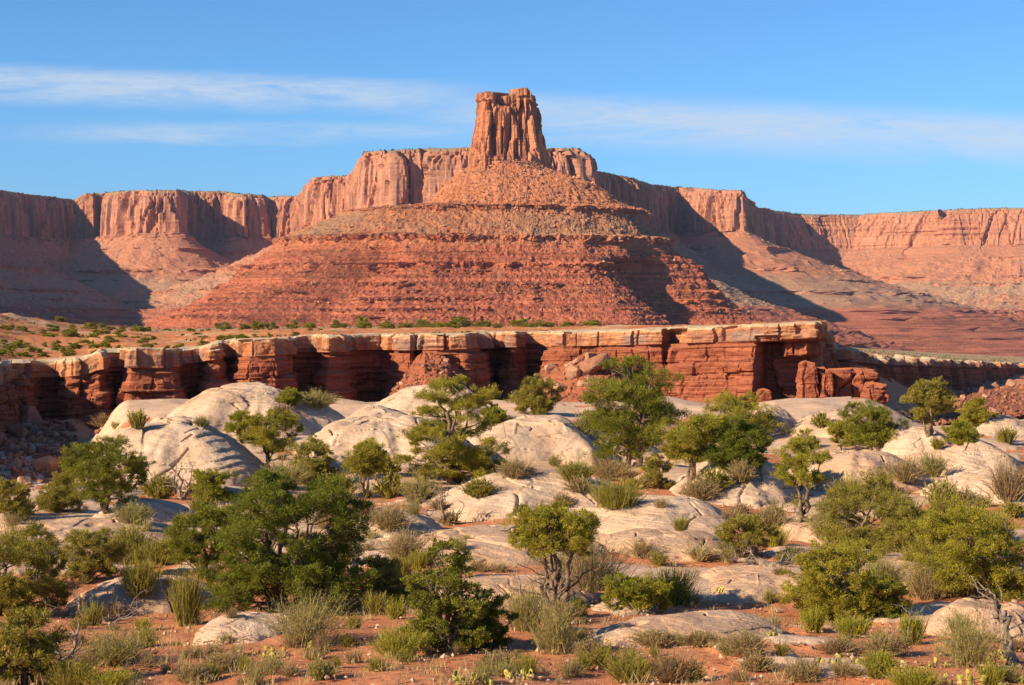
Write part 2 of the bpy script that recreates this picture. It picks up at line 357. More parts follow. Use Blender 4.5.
# ---------------------------------------------------------------- the far mesa rim
RIM = 340.0
def rim_pt(px, py):
    u, e = ray(px, py); Y = RIM / float(e); return (float(u) * Y, Y)
def far_mesa():
    P = [(-3900, 1500, 1), (-2900, 1900, 1), (-1320, 2300, 1), (-1340, 2900, 1), (-1385, 3500, 1), (-1405, 4100, 1), (-1392, 4624, 1), (-1325, 4930, 1), (-1290, 5010, 1)]
    P = [p + (0.0,) for p in P]
    for q in [(83, 195, 1, 4990), (93, 193.5, 1, 4900), (96, 193, 1, 5060), (105, 193, 1, 5060), (108, 192.5, 1, 4800), (130, 191, 1, 4660), (150, 190.3, 1, 4600), (176, 190, 1, 4600), (180, 190.5, 1, 4900), (192, 191, 1, 4960), (226, 192, 1, 4960), (234, 193, 1, 4860), (240, 193.5, 1, 4780), (262, 195.5, 1, 4800), (267, 197, 1, 5000), (272, 197, 1, 4990), (276, 196.5, 1, 4830), (303, 196, 1, 4780),
              (306, 190, 1), (312, 178.5, 1), (318, 177, 1), (330, 176, .9), (345, 175.8, .9), (358, 175.3, .9), (361.5, 164, .9), (363, 153.5, .8), (364.5, 151.8, .8), (374, 151, .8), (384, 150.5, .8), (386, 150.5, .8, 3600), (391, 150.3, .8, 3600), (393, 150, .8, 3490), (420, 149, .8), (423, 149, .8, 3570), (428, 148.6, .8, 3570), (430, 148.5, .8, 3470), (470, 147.5, .8), (545, 147.3, .8),
              (572, 148, .8), (577, 148.4, .8), (580, 150, .8), (584, 160, .8), (589, 170, .85), (620, 175, 1), (650, 184, 1), (672, 187, 1.05, 4700), (680, 187.6, 1.1, 4740), (684, 187.8, 1.1, 4640), (700, 188.6, 1.15, 4560), (725, 190, 1.2, 4480), (741, 191, 1.25, 4460), (744, 192, 1.25, 4540),
              (747, 199, 1.3), (752, 206, 1.35), (775, 210.5, 1.45), (800, 214.5, 1.5), (860, 215, 1.6), (885, 213, 1.6), (930, 210.5, 1.6), (938, 210.3, 1.6, 5500), (941, 210, 1.6, 5720), (948, 210, 1.6, 5720), (952, 209.8, 1.6, 5450), (980, 208.5, 1.6), (1024, 207.5, 1.6), (1080, 207, 1.6)]:
        if len(q) == 4: u, e = [float(v) for v in ray(q[0], q[1])]; P.append((u * q[3], q[3], q[2], e * q[3] - RIM))
        else: x, y = rim_pt(q[0], q[1]); P.append((x, y, q[2], 0.0))
    P += [(2500, 5350, 1.6, 0), (3600, 4900, 1.6, 0)]
    C, s = resample(P, 3.2)
    Cs, _ = resample(P, 3.2, smooth=4); Cs = Cs[np.linspace(0, len(Cs) - 1, len(C)).astype(int)]
    N = normals2(C, False, 7)
    def smooth_cols(A, k):
        ker = np.hanning(2 * k + 3)[1:-1]; ker /= ker.sum(); return np.stack([np.convolve(np.pad(A[:, i], k, 'edge'), ker, 'valid') for i in range(A.shape[1])], 1)
    CS = smooth_cols(C[:, :2], 26); NS = smooth_cols(normals2(np.c_[CS, CS], False, 30), 34); NS /= np.linalg.norm(NS, axis=1, keepdims=True)
    pr = profile([(-85, 342, 0), (-40, 341.5, 0), (-6, 340.5, 0), (0, 338, .3), (1, 332, .6), (4, 331, .7), (5, 324, .8), (8, 322, .9), (9, 314, 1), (12, 280, 1), (16, 222, 1), (34, 212, .6),
                  (60, 193, 0), (110, 162, 0), (170, 128, 0), (240, 95, 0), (330, 60, 0), (430, 25, 0), (540, -5, 0), (700, -45, 0), (900, -95, 0)], 4.2)
    far = pr[:, 0] < -45
    d, z, wc = pr.T
    nc, nr = len(C), len(d)
    S = s[:, None]
    tal = np.clip((d - 24) / 120, 0, 1)[None, :]
    dsc = np.where(d[None, :] > 24, 24 + (d[None, :] - 24) * C[:, 2:3], d[None, :])
    Z = np.broadcast_to(z[None, :], (nc, nr)).copy()
    dn, di = np.clip(dsc, 0, 26), np.maximum(-dsc, 0); dt = np.maximum(dsc - 26, 0); bl = sst(30, 150, dsc)
    uu = C[:, 0:1] / C[:, 1:2]
    NX, NY = N[:, 0:1] * (1 - bl) + NS[:, 0:1] * bl, N[:, 1:2] * (1 - bl) + NS[:, 1:2] * bl
    bx = C[:, 0:1] * (1 - bl) + CS[:, 0:1] * bl + N[:, 0:1] * dn + NX * dt + uu * di
    by = C[:, 1:2] * (1 - bl) + CS[:, 1:2] * bl + N[:, 1:2] * dn + NY * dt + di
    # buttresses and flutes of the wall; softer, broken ledges towards the far right
    soft = sst(780, 1000, C[:, 0:1] + 0 * dsc)
    sharp = 1 - 0.45 * soft
    b1 = ridged(bx / 95, by / 95, Z / 900, 3, 2); b2 = ridged(bx / 30, by / 30, Z / 260, 7, 3)
    b3 = fbm(bx / 9, by / 9, Z / 60, 11, 3)
    crack, cid = worley(bx / 26 + by / 26 * .3, by / 26 + Z / 420, 21)
    fac, fid = worley(bx / 75 + .2 * vn(bx / 40, by / 40, Z / 90, 22), by / 75, 23)
    c3 = worley(bx / 9.5, by / 9.5 + Z / 130, 25)[1]
    amp = (b1 * 5 + b2 * 2.5 + b3 * 1.6 - 8 * np.exp(-(crack / .05) ** 2) + (cid - .5) * 15 + (fid - .5) * 34 - 14 * np.exp(-(fac / .04) ** 2) + (c3 - .5) * 7) * sharp
    led = fbm(S / 300, Z / 7, 0, 5, 3) * 5.0 * (0.35 + soft)
    out = wc[None, :] * amp + wc[None, :] * led
    out += soft * np.clip(340 - Z, 0, 118) * 0.45 + soft * (Z < 300) * 9 + soft * (Z < 262) * 8
    # talus: gullies, spurs, ledges at fixed heights
    gl = ridged(S / 85, dsc / 900, 0, 31, 3); sp = fbm(S / 330, dsc / 1500, 0, 35, 3)
    rough = fbm(bx / 34, by / 34, 0, 41, 5, 0.6)
    out += tal * (sp * np.clip(dsc, 0, 500) * 0.13 + gl * 14)
    Z += tal * (rough * 10 + gl * 6) + tal * fbm(bx / 9, by / 9, 0, 45, 3) * 2.6
    cs = 2.1
    for z0, t, th, sd in [(178, 9, .15, 51), (118, 12, -.05, 52), (92, 7, .1, 53), (58, 9, -.1, 54), (36, 7, 0, 55), (14, 9, -.1, 56), (-8, 7, 0, 57), (-28, 7, 0, 58), (-50, 7, 0, 59)]:
        wv = sst(th - .15, th + .25, fbm(bx / 110, by / 110, 0, sd, 4)) * t
        zl = Z - z0 - fbm(S / 200, 0, 0, sd + 7, 2) * 3
        out += np.where(zl < 0, np.clip(wv + zl, 0, None) * cs, 0) * (d[None, :] > 30)
    X = bx + NX * out; Y = by + NY * out
    Z += (d[None, :] <= -6) * fbm(bx / 60, by / 60, 0, 61, 3) * 2.5 + (np.abs(d[None, :]) < 16) * fbm(bx / 16, by / 16, 0, 62, 3) * 2.2
    Z = np.where(Z > 200, 200 + (Z - 200) * (1 + C[:, 3:4] / 140), Z)
    V = np.stack([X, Y, Z], -1).reshape(-1, 3)
    me = raw_mesh('mesa', V, grid_faces(nc, nr), smooth=False)
    o = link('mesa', me, M['mesa'])
    tag(o, 'long red sandstone mesa wall with flat rim stretching across the horizon behind the butte', 'mesa', kind='structure')
    return X, Y, Z, d
MESA = far_mesa()

# ---------------------------------------------------------------- the butte and its tower
BC = (-4.0, 2570.0)
def butte():
    n = 1500
    th = np.linspace(0, 2 * math.pi, n, endpoint=False)
    # radius by height in four directions (right, front, left, back)
    zk = [224, 216, 196, 164, 154, 130, 112, 90, 66, 45, 20, 5, -25]
    rr = [60, 72, 122, 172, 196, 215, 230, 250, 270, 288, 308, 325, 380]
    rf = [52, 60, 95, 142, 150, 188, 212, 240, 265, 300, 350, 385, 450]
    rl = [62, 72, 92, 128, 235, 295, 338, 360, 388, 415, 455, 485, 545]
    rb = [52, 60, 120, 220, 300, 380, 420, 450, 480, 520, 560, 600, 640]
    Zr = np.concatenate([np.linspace(228, 166, 46), np.linspace(165, -25, 165)])
    def f(v): return np.interp(-Zr, [-a for a in zk], v)
    c, s_ = np.cos(th)[:, None], np.sin(th)[:, None]
    r = c * c * np.where(c > 0, f(rr)[None], f(rl)[None]) + s_ * s_ * np.where(s_ < 0, f(rf)[None], f(rb)[None])
    # leave the plan a bit squarer than an ellipse
    dg = np.degrees(np.arctan2(s_, c))
    low = sst(100, 70, Zr)[None]; lo2 = sst(84, 66, Zr)[None]
    mid = sst(165, 150, Zr)[None]
    r = r * (1 + 0.10 * low * np.exp(-((dg + 68) / 11) ** 2) - 0.20 * lo2 * np.exp(-((dg + 46) / 11) ** 2) + 0.08 * low * np.exp(-((dg + 20) / 9) ** 2)
             - 0.10 * low * np.exp(-((dg + 128) / 7) ** 2) + 0.09 * low * np.exp(-((dg + 140) / 10) ** 2) + 0.05 * mid * np.exp(-((dg + 150) / 20) ** 2))
    Z = np.broadcast_to(Zr[None], r.shape).copy()
    X = BC[0] + r * c; Y = BC[1] + r * s_
    g1 = ridged(X / 62, Y / 62, Z / 900, 101, 3); g2 = fbm(X / 22, Y / 22, Z / 60, 103, 4, .6)
    cone = sst(222, 196, Z)
    lowz = sst(104, 92, Z)
    dr = cone * (g1 * 7 + g2 * (5.5 - 3.0 * lowz)) + lowz * (fbm(X / 300, Y / 300, Z / 2.6, 107, 3, .7) * 3.6 + fbm(X / 8, Y / 8, Z / 22, 109, 3) * 2.2)
    Z2 = Z + sst(232, 215, Z) * (fbm(X / 5, Y / 5, 0, 105, 4, .6) * 3.0)
    slope = 1.35
    chute = np.clip(ridged(X / 46 + 3, Y / 46, 0, 131, 2) * 1.5 + fbm(X / 130, Y / 130, Z / 120, 133, 2) * 1.1, 0, 1) * cone
    for z0, t, th0, sd in [(158, 10.5, -.5, 111), (148, 5, -.1, 112), (112, 10.5, -.6, 113), (103, 5, 0, 114), (72, 10, -.4, 115), (60, 5, -.2, 116), (44, 8, -.3, 117), (33, 6, -.1, 118), (22, 7, -.2, 119), (9, 6, -.2, 120), (-2, 5, -.2, 121)]:
        nzv = fbm(X / 45, Y / 45, 0, sd, 4)
        wv = sst(th0 - .12, th0 + .2, nzv) * t * (1 - .85 * chute * (1 if z0 < 105 else .25)) * (1 + .25 * vn(X / 14, Y / 14, 0, sd + 3))
        zl = Z - z0 - vn(X / 160, Y / 160, 0, sd + 5) * 1.2
        k = np.where(zl < 0, np.clip(wv + zl, 0, None), 0)
        blk, idb = worley(X / 9, Y / 9, sd)
        dr = dr + k * slope + (k > 0) * np.minimum(k, 3) / 3 * ((idb - .5) * 8 - 5 * np.exp(-(blk / .10) ** 2))
    r2 = r + dr
    X = BC[0] + r2 * c; Y = BC[1] + r2 * s_
    V = np.stack([X, Y, Z2], -1)
    root = bpy.data.objects.new('butte', None); col.objects.link(root); root.location = (BC[0], BC[1], -20)
    tag(root, 'red sandstone butte crowned by a square rock tower above banded scree slopes', 'butte', kind='structure')
    off = np.array([BC[0], BC[1], -20.0])
    me = raw_mesh('talus_cone', (V - off).reshape(-1, 3), grid_faces(n, V.shape[1], True)[:, ::-1], smooth=False)
    link('scree_slope', me, M['butte'], root)
    # tower: plan outline, walked anticlockwise seen from above starting at the left front
    plan = [(-41, -26), (-37, -31), (-25, -34), (-10, -31), (5, -36), (17, -31), (27, -33), (34, -24), (38, -10), (40, 6), (36, 22), (18, 30), (-16, 30), (-36, 22), (-43, 4)]
    C, s = resample(plan, 0.75, closed=True, smooth=1)
    N = normals2(C, True, 3)
    zz = np.linspace(1, 0, 120)                 # 1 = top
    H0, H1 = 214.0, 338.0
    nx, ny = C[:, 0:1], C[:, 1:2]
    # uneven top: high block at the right, flat slab at the left, notch between
    top = 331.5 + 1.5 * sst(-20, -40, nx) - 4.5 * np.exp(-((nx + 8) / 14) ** 2) + 7.0 * sst(10, 12, nx) * sst(30, 28, nx) * sst(20, 10, ny) - 3 * sst(29, 34, nx) - 2.5 * sst(0, 20, ny)
    top = top + 1.4 * vn(nx / 6, ny / 6, 0, 201)
    Z = H0 + (top - H0) * zz[None, :]
    hz = (Z - 232) / 100.0
    bat = (1 - hz) * (9.0 + 4.0 * np.abs(nx) / 40) + sst(.45, .0, hz) * 2.5
    px_, py_ = nx + N[:, 0:1] * bat, ny + N[:, 1:2] * bat
    # vertical slabs: columns of random depth that end at different heights
    w1, i1 = worley(s[:, None] / 14.0 + vn(Z / 60, s[:, None] / 30, 0, 203) * .12, Z / 120 + .3, 205)
    w2, i2 = worley(s[:, None] / 6.5 + vn(Z / 40, s[:, None] / 30, 0, 204) * .12, Z / 62, 207)
    w3, i3 = worley(s[:, None] / 3.0, Z / 20, 209)
    dsp = (i1 - .5) * 11 - 4.5 * np.exp(-(w1 / .08) ** 2) + (i2 - .5) * 5.5 * (1.15 - hz) - 1.8 * np.exp(-(w2 / .08) ** 2) + (i3 - .5) * 2.0
    dsp += fbm(px_ / 4, py_ / 4, Z / 9, 211, 3) * .7 + fbm(s[:, None] / 40, Z / 2.2, 0, 212, 2) * .8
    # arched alcoves on the front, each (x, half width, z low, z high, depth)
    fr = (ny < -10)
    for ax, hw, z0, z1, dp in [(-24, 4.2, 234, 286, 12), (-9, 2.8, 236, 280, 7), (0, 4.0, 255, 300, 6), (9, 3.0, 230, 262, 6), (-28, 4.0, 302, 320, 7), (-12, 2.5, 308, 318, 6), (17, 2.4, 262, 325, 7), (27, 2.4, 236, 318, 8)]:
        arch = sst(hw, hw * .75, np.abs(nx - ax)) * sst(z1 + 2, z1 - 3, Z + (np.abs(nx - ax) / hw) ** 2 * 8) * sst(z0, z0 + 8, Z)
        dsp -= arch * dp * fr
    # overhanging cap slabs with a bedding notch beneath
    capm = sst(top - 13, top - 11.5, Z)
    dsp += capm * (2.2 * sst(-29, -36, nx) + .8 + (worley(s[:, None] / 9, 0 * Z, 221)[1] - .5) * 6) - 3.0 * np.exp(-((Z - top + 14) / 1.4) ** 2) * sst(.3, .6, hz)
    dsp -= capm * 6 * np.exp(-((nx + 17) / 5) ** 2) * fr
    dsp -= sst(.985, 1, zz)[None, :] * 3
    X = nx + N[:, 0:1] * (bat + dsp); Y = ny + N[:, 1:2] * (bat + dsp)
    V = np.stack([X, Y, Z + 20], -1)
    # close the top with rings shrinking inward
    rings = [V]; V0 = V
    for k in (.85, .6, .3, 0.02):
        q = V0[:, 0:1].copy(); q[..., 0] = q[..., 0] * k; q[..., 1] = q[..., 1] * k; q[..., 2] += 0.5 * vn(q[..., 0] / 5, q[..., 1] / 5, 0, 230) + .4
        rings.insert(0, q)
    V = np.concatenate(rings, 1)
    me = raw_mesh('tower', V.reshape(-1, 3), grid_faces(len(C), V.shape[1], True), smooth=False)
    tw = link('tower', me, M['butte'], root)
    # slim side pinnacle leaning on the right foot, smaller one on the left
    for i, (cx, cy, zt, rx) in enumerate([(49, -20, 256, 6.0), (45, -24, 276, 4.2), (53, -6, 250, 6), (-50, -18, 244, 5)]):
        a = np.linspace(0, 2 * math.pi, 60, endpoint=False)[:, None]; zc = np.linspace(1, 0, 40)[None, :]
        rad = rx * (0.25 + .75 * sst(0, .12, 1 - zc)) * (1 + .5 * (1 - zc)) * (1 + .22 * fbm(np.cos(a) * 2, np.sin(a) * 2, zc * 3 + i * 7, 240, 3))
        V = np.stack([cx + rad * np.cos(a), cy + rad * np.sin(a), 234 + (zt + 20 - 234) * zc + 0 * a], -1)
        me = raw_mesh('pinnacle', V.reshape(-1, 3), grid_faces(60, 40, True), smooth=False)
        link('pinnacle', me, M['butte'], root)
    return off, np.stack([r, 0 * r], -1), V
butte()

# ---------------------------------------------------------------- the near canyon rim: outline in plan
# (pixel column, distance, pixel row of the rim)
RIMC = [(-420, 130, 384), (-200, 135, 383), (-100, 165, 373), (-40, 195, 366), (-4, 235, 364), (8, 258, 361), (28, 260, 361), (34, 268, 361), (58, 270, 360), (63, 263, 359.5), (86, 264, 357), (101, 264, 350), (103.5, 274, 349.5), (119, 276, 349), (122, 263, 350), (150, 264, 351), (177, 266, 350),
        (180, 280, 348), (204, 284, 346), (206, 271, 344), (222, 272, 341), (226, 279, 341), (232, 281, 340), (235, 270, 340), (288, 272, 338), (292, 290, 337), (318, 293, 336), (322, 283, 336), (345, 286, 336), (349, 304, 335), (392, 309, 335), (396, 292, 334.5), (414, 290, 334.5), (418, 296, 334), (422, 288, 334),
        (478, 290, 333), (483, 311, 333), (502, 312, 333), (505, 303, 332), (519, 302, 332), (522, 313, 332), (544, 311, 332), (550, 296, 331), (600, 294, 330), (660, 288, 328), (668, 291, 327.5), (672, 286, 327.5), (740, 280, 325), (757, 277, 324.5), (790, 277, 322.5), (822, 276, 321),
        (826, 300, 327), (829, 400, 342), (834, 520, 349), (842, 550, 353), (900, 720, 358), (960, 930, 361.5), (1024, 1180, 363.5), (1100, 1500, 366), (1400, 2200, 370)]
UR = np.array([float(ray(p, 0)[0]) for p, _, _ in RIMC]); YR = np.array([y for _, y, _ in RIMC], float)
ZR = np.array([float(ray(p, q)[1]) * y for p, y, q in RIMC])
def rimY(u): return np.interp(u, UR, YR)
_pu = np.linspace(-500, 1500, 2001); _yu = np.interp(ray(_pu, 0)[0], UR, YR); _zu = np.interp(ray(_pu, 0)[0], UR, ZR)
_kw = np.hanning(61); _kw /= _kw.sum()
YSM = np.convolve(np.pad(_yu, 30, 'edge'), _kw, 'valid'); ZSM = np.convolve(np.pad(_zu, 30, 'edge'), _kw, 'valid'); YSM = np.where(_pu > 790, _yu, YSM); ZSM = np.where(_pu > 790, _zu, ZSM)
def rimZ(u): return np.interp(u, UR, ZR)

FY = [5, 20, 32, 40, 50, 60, 75, 98, 122, 145, 175, 192, 205, 230, 260]
FZ = [-6.2, -6.5, -6.96, -7.65, -8.4, -8.65, -9.04, -9.5, -9.7, -9.8, -9.8, -9.6, -12.5, -19, -21]
def ground(X, Y, fine=True):
    X = np.asarray(X, float); Y = np.asarray(Y, float)
    u = X / Y
    z = np.interp(Y, FY, FZ)
    # the canyon cuts nearer at the left
    cut = sst(-0.225, -0.262, u)
    zl = np.interp(Y, [5, 20, 32, 40, 50, 60, 75, 92, 100, 118, 140, 170, 205, 300], [-6.2, -6.5, -6.96, -7.65, -8.4, -8.65, -9.04, -9.5, -10.2, -13.6, -15.6, -16.4, -16.2, -16.5])
    z = z * (1 - cut) + zl * cut
    cr = sst(0.205, 0.25, u); zr = np.interp(Y, [5, 20, 32, 40, 50, 60, 75, 98, 122, 145, 175, 195, 230, 330, 520, 900], [-6.2, -6.5, -6.96, -7.65, -8.4, -8.65, -9.04, -9.5, -9.8, -10.3, -11.6, -13.5, -20, -26, -30, -40])
    z = z * (1 - cr) + zr * cr
    near = sst(230, 190, Y)
    z = z + near * (fbm(X / 14, Y / 14, 0, 301, 3) * 0.55)
    z = z + near * sst(60, 110, Y) * fbm(X / 8, Y / 11, 0, 305, 2) * 0.8
    if fine:
        z = z + fbm(X / 2.2, Y / 2.2, 0, 303, 4, .55) * 0.10
    far = sst(190, 215, Y) * (1 - near)
    z = z + far * fbm(X / 6, Y / 6, 0, 307, 4, .6) * 1.2
    return z
def rockmask(X, Y):
    f = fbm(X / 5.5, Y / 7.5, 0, 311, 5, .62)
    th = np.interp(Y, [20, 40, 52, 62, 80, 110, 180], [.60, .45, .20, .04, -.08, -.20, -.40])
    return sst(th - .10, th + .10, f)
BACKP = ([-420, 0, 50, 100, 165, 300, 400, 820, 840, 930, 1024, 1400], [309, 313.5, 320, 326, 328.5, 326.5, 326.3, 325.5, 346.5, 352, 357, 362])
BACKY = ([-420, 0, 50, 100, 165, 300, 820, 836, 1400], [620, 620, 760, 1100, 1500, 2000, 2000, 3300, 3500])
def bench_z(u, Y):
    p = u * F + 512
    yb = np.interp(p, *BACKY); pb = np.interp(p, *BACKP); zb = ray(p, pb)[1] * yb
    y0 = np.interp(p, _pu, YSM); z0 = np.minimum(np.interp(p, _pu, ZSM), rimZ(u) + .1)
    t = (Y - y0) / (yb - y0)
    z = z0 + (zb - z0) * np.clip(t, 0, 1) + np.where(t > 1, -(Y - yb) * 0.03, 0)
    return np.maximum(z, -190)
def ground_sheet():
    us = np.concatenate([np.linspace(-.62, -.325, 60), np.linspace(-.32, .32, 1000), np.linspace(.325, .62, 60)])
    nr1 = np.geomspace(6, 200, 520); nr2 = np.geomspace(201, 900, 260); nr3 = np.geomspace(915, 9000, 110)
    Yr = np.concatenate([nr1, nr2, nr3])
    U, Y = np.meshgrid(us, Yr, indexing='ij'); X = U * Y
    zg = ground(X, Y)
    inside = Y > rimY(U) + 9
    nzb = fbm(X / 25, Y / 25, 0, 321, 5, .6) * np.clip((Y - rimY(U)) / 120, 0.2, 1) * 1.9 * sst(1200, 500, Y) + fbm(X / 5, Y / 5, 0, 325, 4, .6) * .4 * sst(0, 30, Y - rimY(U) - 9)
    zb = bench_z(U, Y) - 0.35 + nzb
    Z = np.where(inside, zb, zg)
    rk = np.where(Y < np.where(U > .2, 186, 215), rockmask(X, Y), 0.2)
    # exposed rock stands a little proud of the soil
    Z = np.where(inside | (Y > 200), Z, Z + (rk - .5) * 0.16)
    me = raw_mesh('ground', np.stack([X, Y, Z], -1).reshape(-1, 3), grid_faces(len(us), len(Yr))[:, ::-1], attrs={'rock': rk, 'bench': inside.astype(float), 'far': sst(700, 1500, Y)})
    o = link('ground', me, M['soil'])
    tag(o, 'red sandy desert floor with patches of pale slickrock, canyon floor and rim bench', 'ground', kind='structure')
    return us, Yr, np.stack([X, Y, Z], -1)
GS = ground_sheet()

def canyon_cliff():
    P = [(u * y, y, z) for u, y, z in zip(UR, YR, ZR)]
    keep = [p for p in P]
    C, s = resample(keep, 0.2, smooth=1)
    near = C[:, 1] < 420
    # thin out the far columns
    idx = np.where(near)[0]; idf = np.where(~near)[0][::3]
    sel = np.sort(np.concatenate([idx, idf])); sel = sel[(C[sel, 0] / C[sel, 1] > -.36) & (C[sel, 0] / C[sel, 1] < .36)]
    N = normals2(C, False, 7)
    C, s, N = C[sel], s[sel], N[sel]
    S = s[:, None]
    pr = profile([(-14, -.05), (-6, 0), (-.9, .05), (-.2, .18), (.05, .5), (.25, 1.2), (.4, 2.7), (-.55, 2.85), (-.5, 3.2), (.1, 3.5), (.45, 6.0), (.85, 6.15), (1.1, 9.0), (1.6, 9.2), (2.0, 12), (4.0, 13.8), (8, 16.5), (15, 20), (24, 23), (40, 26)], 0.22)
    pr = np.concatenate([pr[pr[:, 1] < 14.2], pr[pr[:, 1] >= 14.2][::2]])
    d, dep = pr[:, 0][None], pr[:, 1][None]
    u = C[:, 0:1] / C[:, 1:2]; P_ = u * F + 512
    farm = sst(330, 520, C[:, 1:2])
    Z = C[:, 2:3] - dep * (1 + .15 * farm) - 0.25 * sst(0, 1, -d) * 0
    dn, di = np.maximum(d, -.3), np.minimum(d + .3, 0)            # flat top rows run straight back from the edge
    X0, Y0 = C[:, 0:1] + N[:, 0:1] * dn - u * di, C[:, 1:2] + N[:, 1:2] * dn - di
    wall = sst(-.8, .3, d) * sst(15, 12, dep)
    capm = sst(2.85, 2.7, dep)
    def blocks(w, h, sd, warp=.35):
        """masonry of natural joints: random value of each block, distance to its edges (in block units)"""
        dv = dep / h + warp * vn(S / (w * 6), dep / (h * 2.5), 0, sd) + .3 * vn(dep / (h * 1.7), 0 * S, 0, sd + 1)
        L = np.floor(dv); z_ = np.zeros_like(L)
        t_ = S / w + _h(L, z_, z_, sd + 2) * 17 + .35 * vn(S / (w * 1.3), L * 3.1, 0, sd + 3) + .10 * vn(S / w, dep / h * 2, 0, sd + 4)
        K = np.floor(t_); j = _h(K, L, z_, sd + 5) * .5
        f = t_ - K; K = np.where(f < j, K - 1, K)
        e = np.minimum(np.abs(f - j), np.minimum(f + 1 - .5, 9))
        return _h(K, L, z_, sd + 6), np.abs(f - j), np.minimum(dv - L, L + 1 - dv)
    ci, cw, _ = blocks(6.2, 60, 401)
    i1, w1, h1 = blocks(3.6, 2.9, 411)
    i2, w2, h2 = blocks(1.5, .8, 421)
    lf = np.clip(fbm(S / 7, dep / 2.5, 0, 429, 3) * 2.2 + .45, 0, 1)       # some faces stay smooth
    big = fbm(S / 13, dep / 40, 0, 407, 3)
    bed = fbm(S / 30, dep / .55, 0, 409, 4, .6)
    rgh = fbm(X0 / 1.1, Y0 / 1.1, Z / .8, 411, 4, .6)
    cap_d = (ci - .5) * 1.2 - 1.1 * (ci < .16) - .8 * (i1 > .8) - .7 * np.exp(-(cw / .02) ** 2) + (i2 - .5) * .3 * lf + .35 * fbm(S / 5, dep / .5, 0, 430, 3)
    red_d = ((i1 - .5) * 1.3 - .6 * np.exp(-(w1 / .035) ** 2) - .25 * np.exp(-(h1 / .05) ** 2)) * (.35 + .65 * lf) + ((i2 - .5) * .45 - .15 * np.exp(-(w2 / .07) ** 2)) * lf + bed * .42
    dsp = wall * (big * 1.3 + capm * cap_d + (1 - capm) * red_d + rgh * .28) + (1 - wall) * rgh * .15
    # deep hollow below the cap near the right end, and the pillar left standing before it
    dsp -= sst(756.5, 758, P_) * sst(826, 818, P_) * sst(2.9, 3.3, dep) * sst(15, 13, dep) * (7.5 - 4.6 * sst(768, 771, P_) * sst(3, 2.2, np.abs(P_ - 770)) * 0 ) * (1 - .75 * sst(784, 786, P_) * sst(6.0, 5.4, dep)) * (1 - .8 * sst(773, 771, P_) * sst(6.4, 6.0, dep) * sst(4, 4.4, dep) * 0) * (C[:, 1:2] < 300)
    dsp += capm * sst(800, 815, P_) * sst(840, 822, P_) * .9 * (C[:, 1:2] < 300)
    # far wall: stronger square teeth
    tw, ti = worley(S / 13, dep / 60, 421)
    dsp += farm * wall * ((ti - .5) * 8 + ridged(S / 21, 0, 0, 423, 2) * 4)
    toph = fbm(S / 7, 0 * d, 0, 431, 3) * .45 * (1 + 3 * farm) + (ci - .5) * .45
    X = X0 + N[:, 0:1] * dsp; Y = Y0 + N[:, 1:2] * dsp
    Z = Z + toph * sst(3, .5, dep) * sst(-9, -2, d) + (1 - wall) * sst(10, 14, dep) * fbm(X0 / 2.2, Y0 / 2.2, 0, 433, 4, .6) * .9
    Z += sst(-.2, -1, d) * fbm(X0 / 3, Y0 / 3, 0, 435, 4, .6) * .16
    Z = np.where(d < -9, Z - sst(-9, -14, d) * .8, Z)
    dp = np.broadcast_to(dep, Z.shape)
    me = raw_mesh('canyon_cliff', np.stack([X, Y, Z], -1).reshape(-1, 3), grid_faces(len(C), d.shape[1]), attrs={'dep': dp}, smooth=False)
    o = link('canyon_cliff', me, M['cliff'])
    tag(o, 'dark red layered canyon wall under a tan caprock ledge', 'cliff', kind='structure')
canyon_cliff()
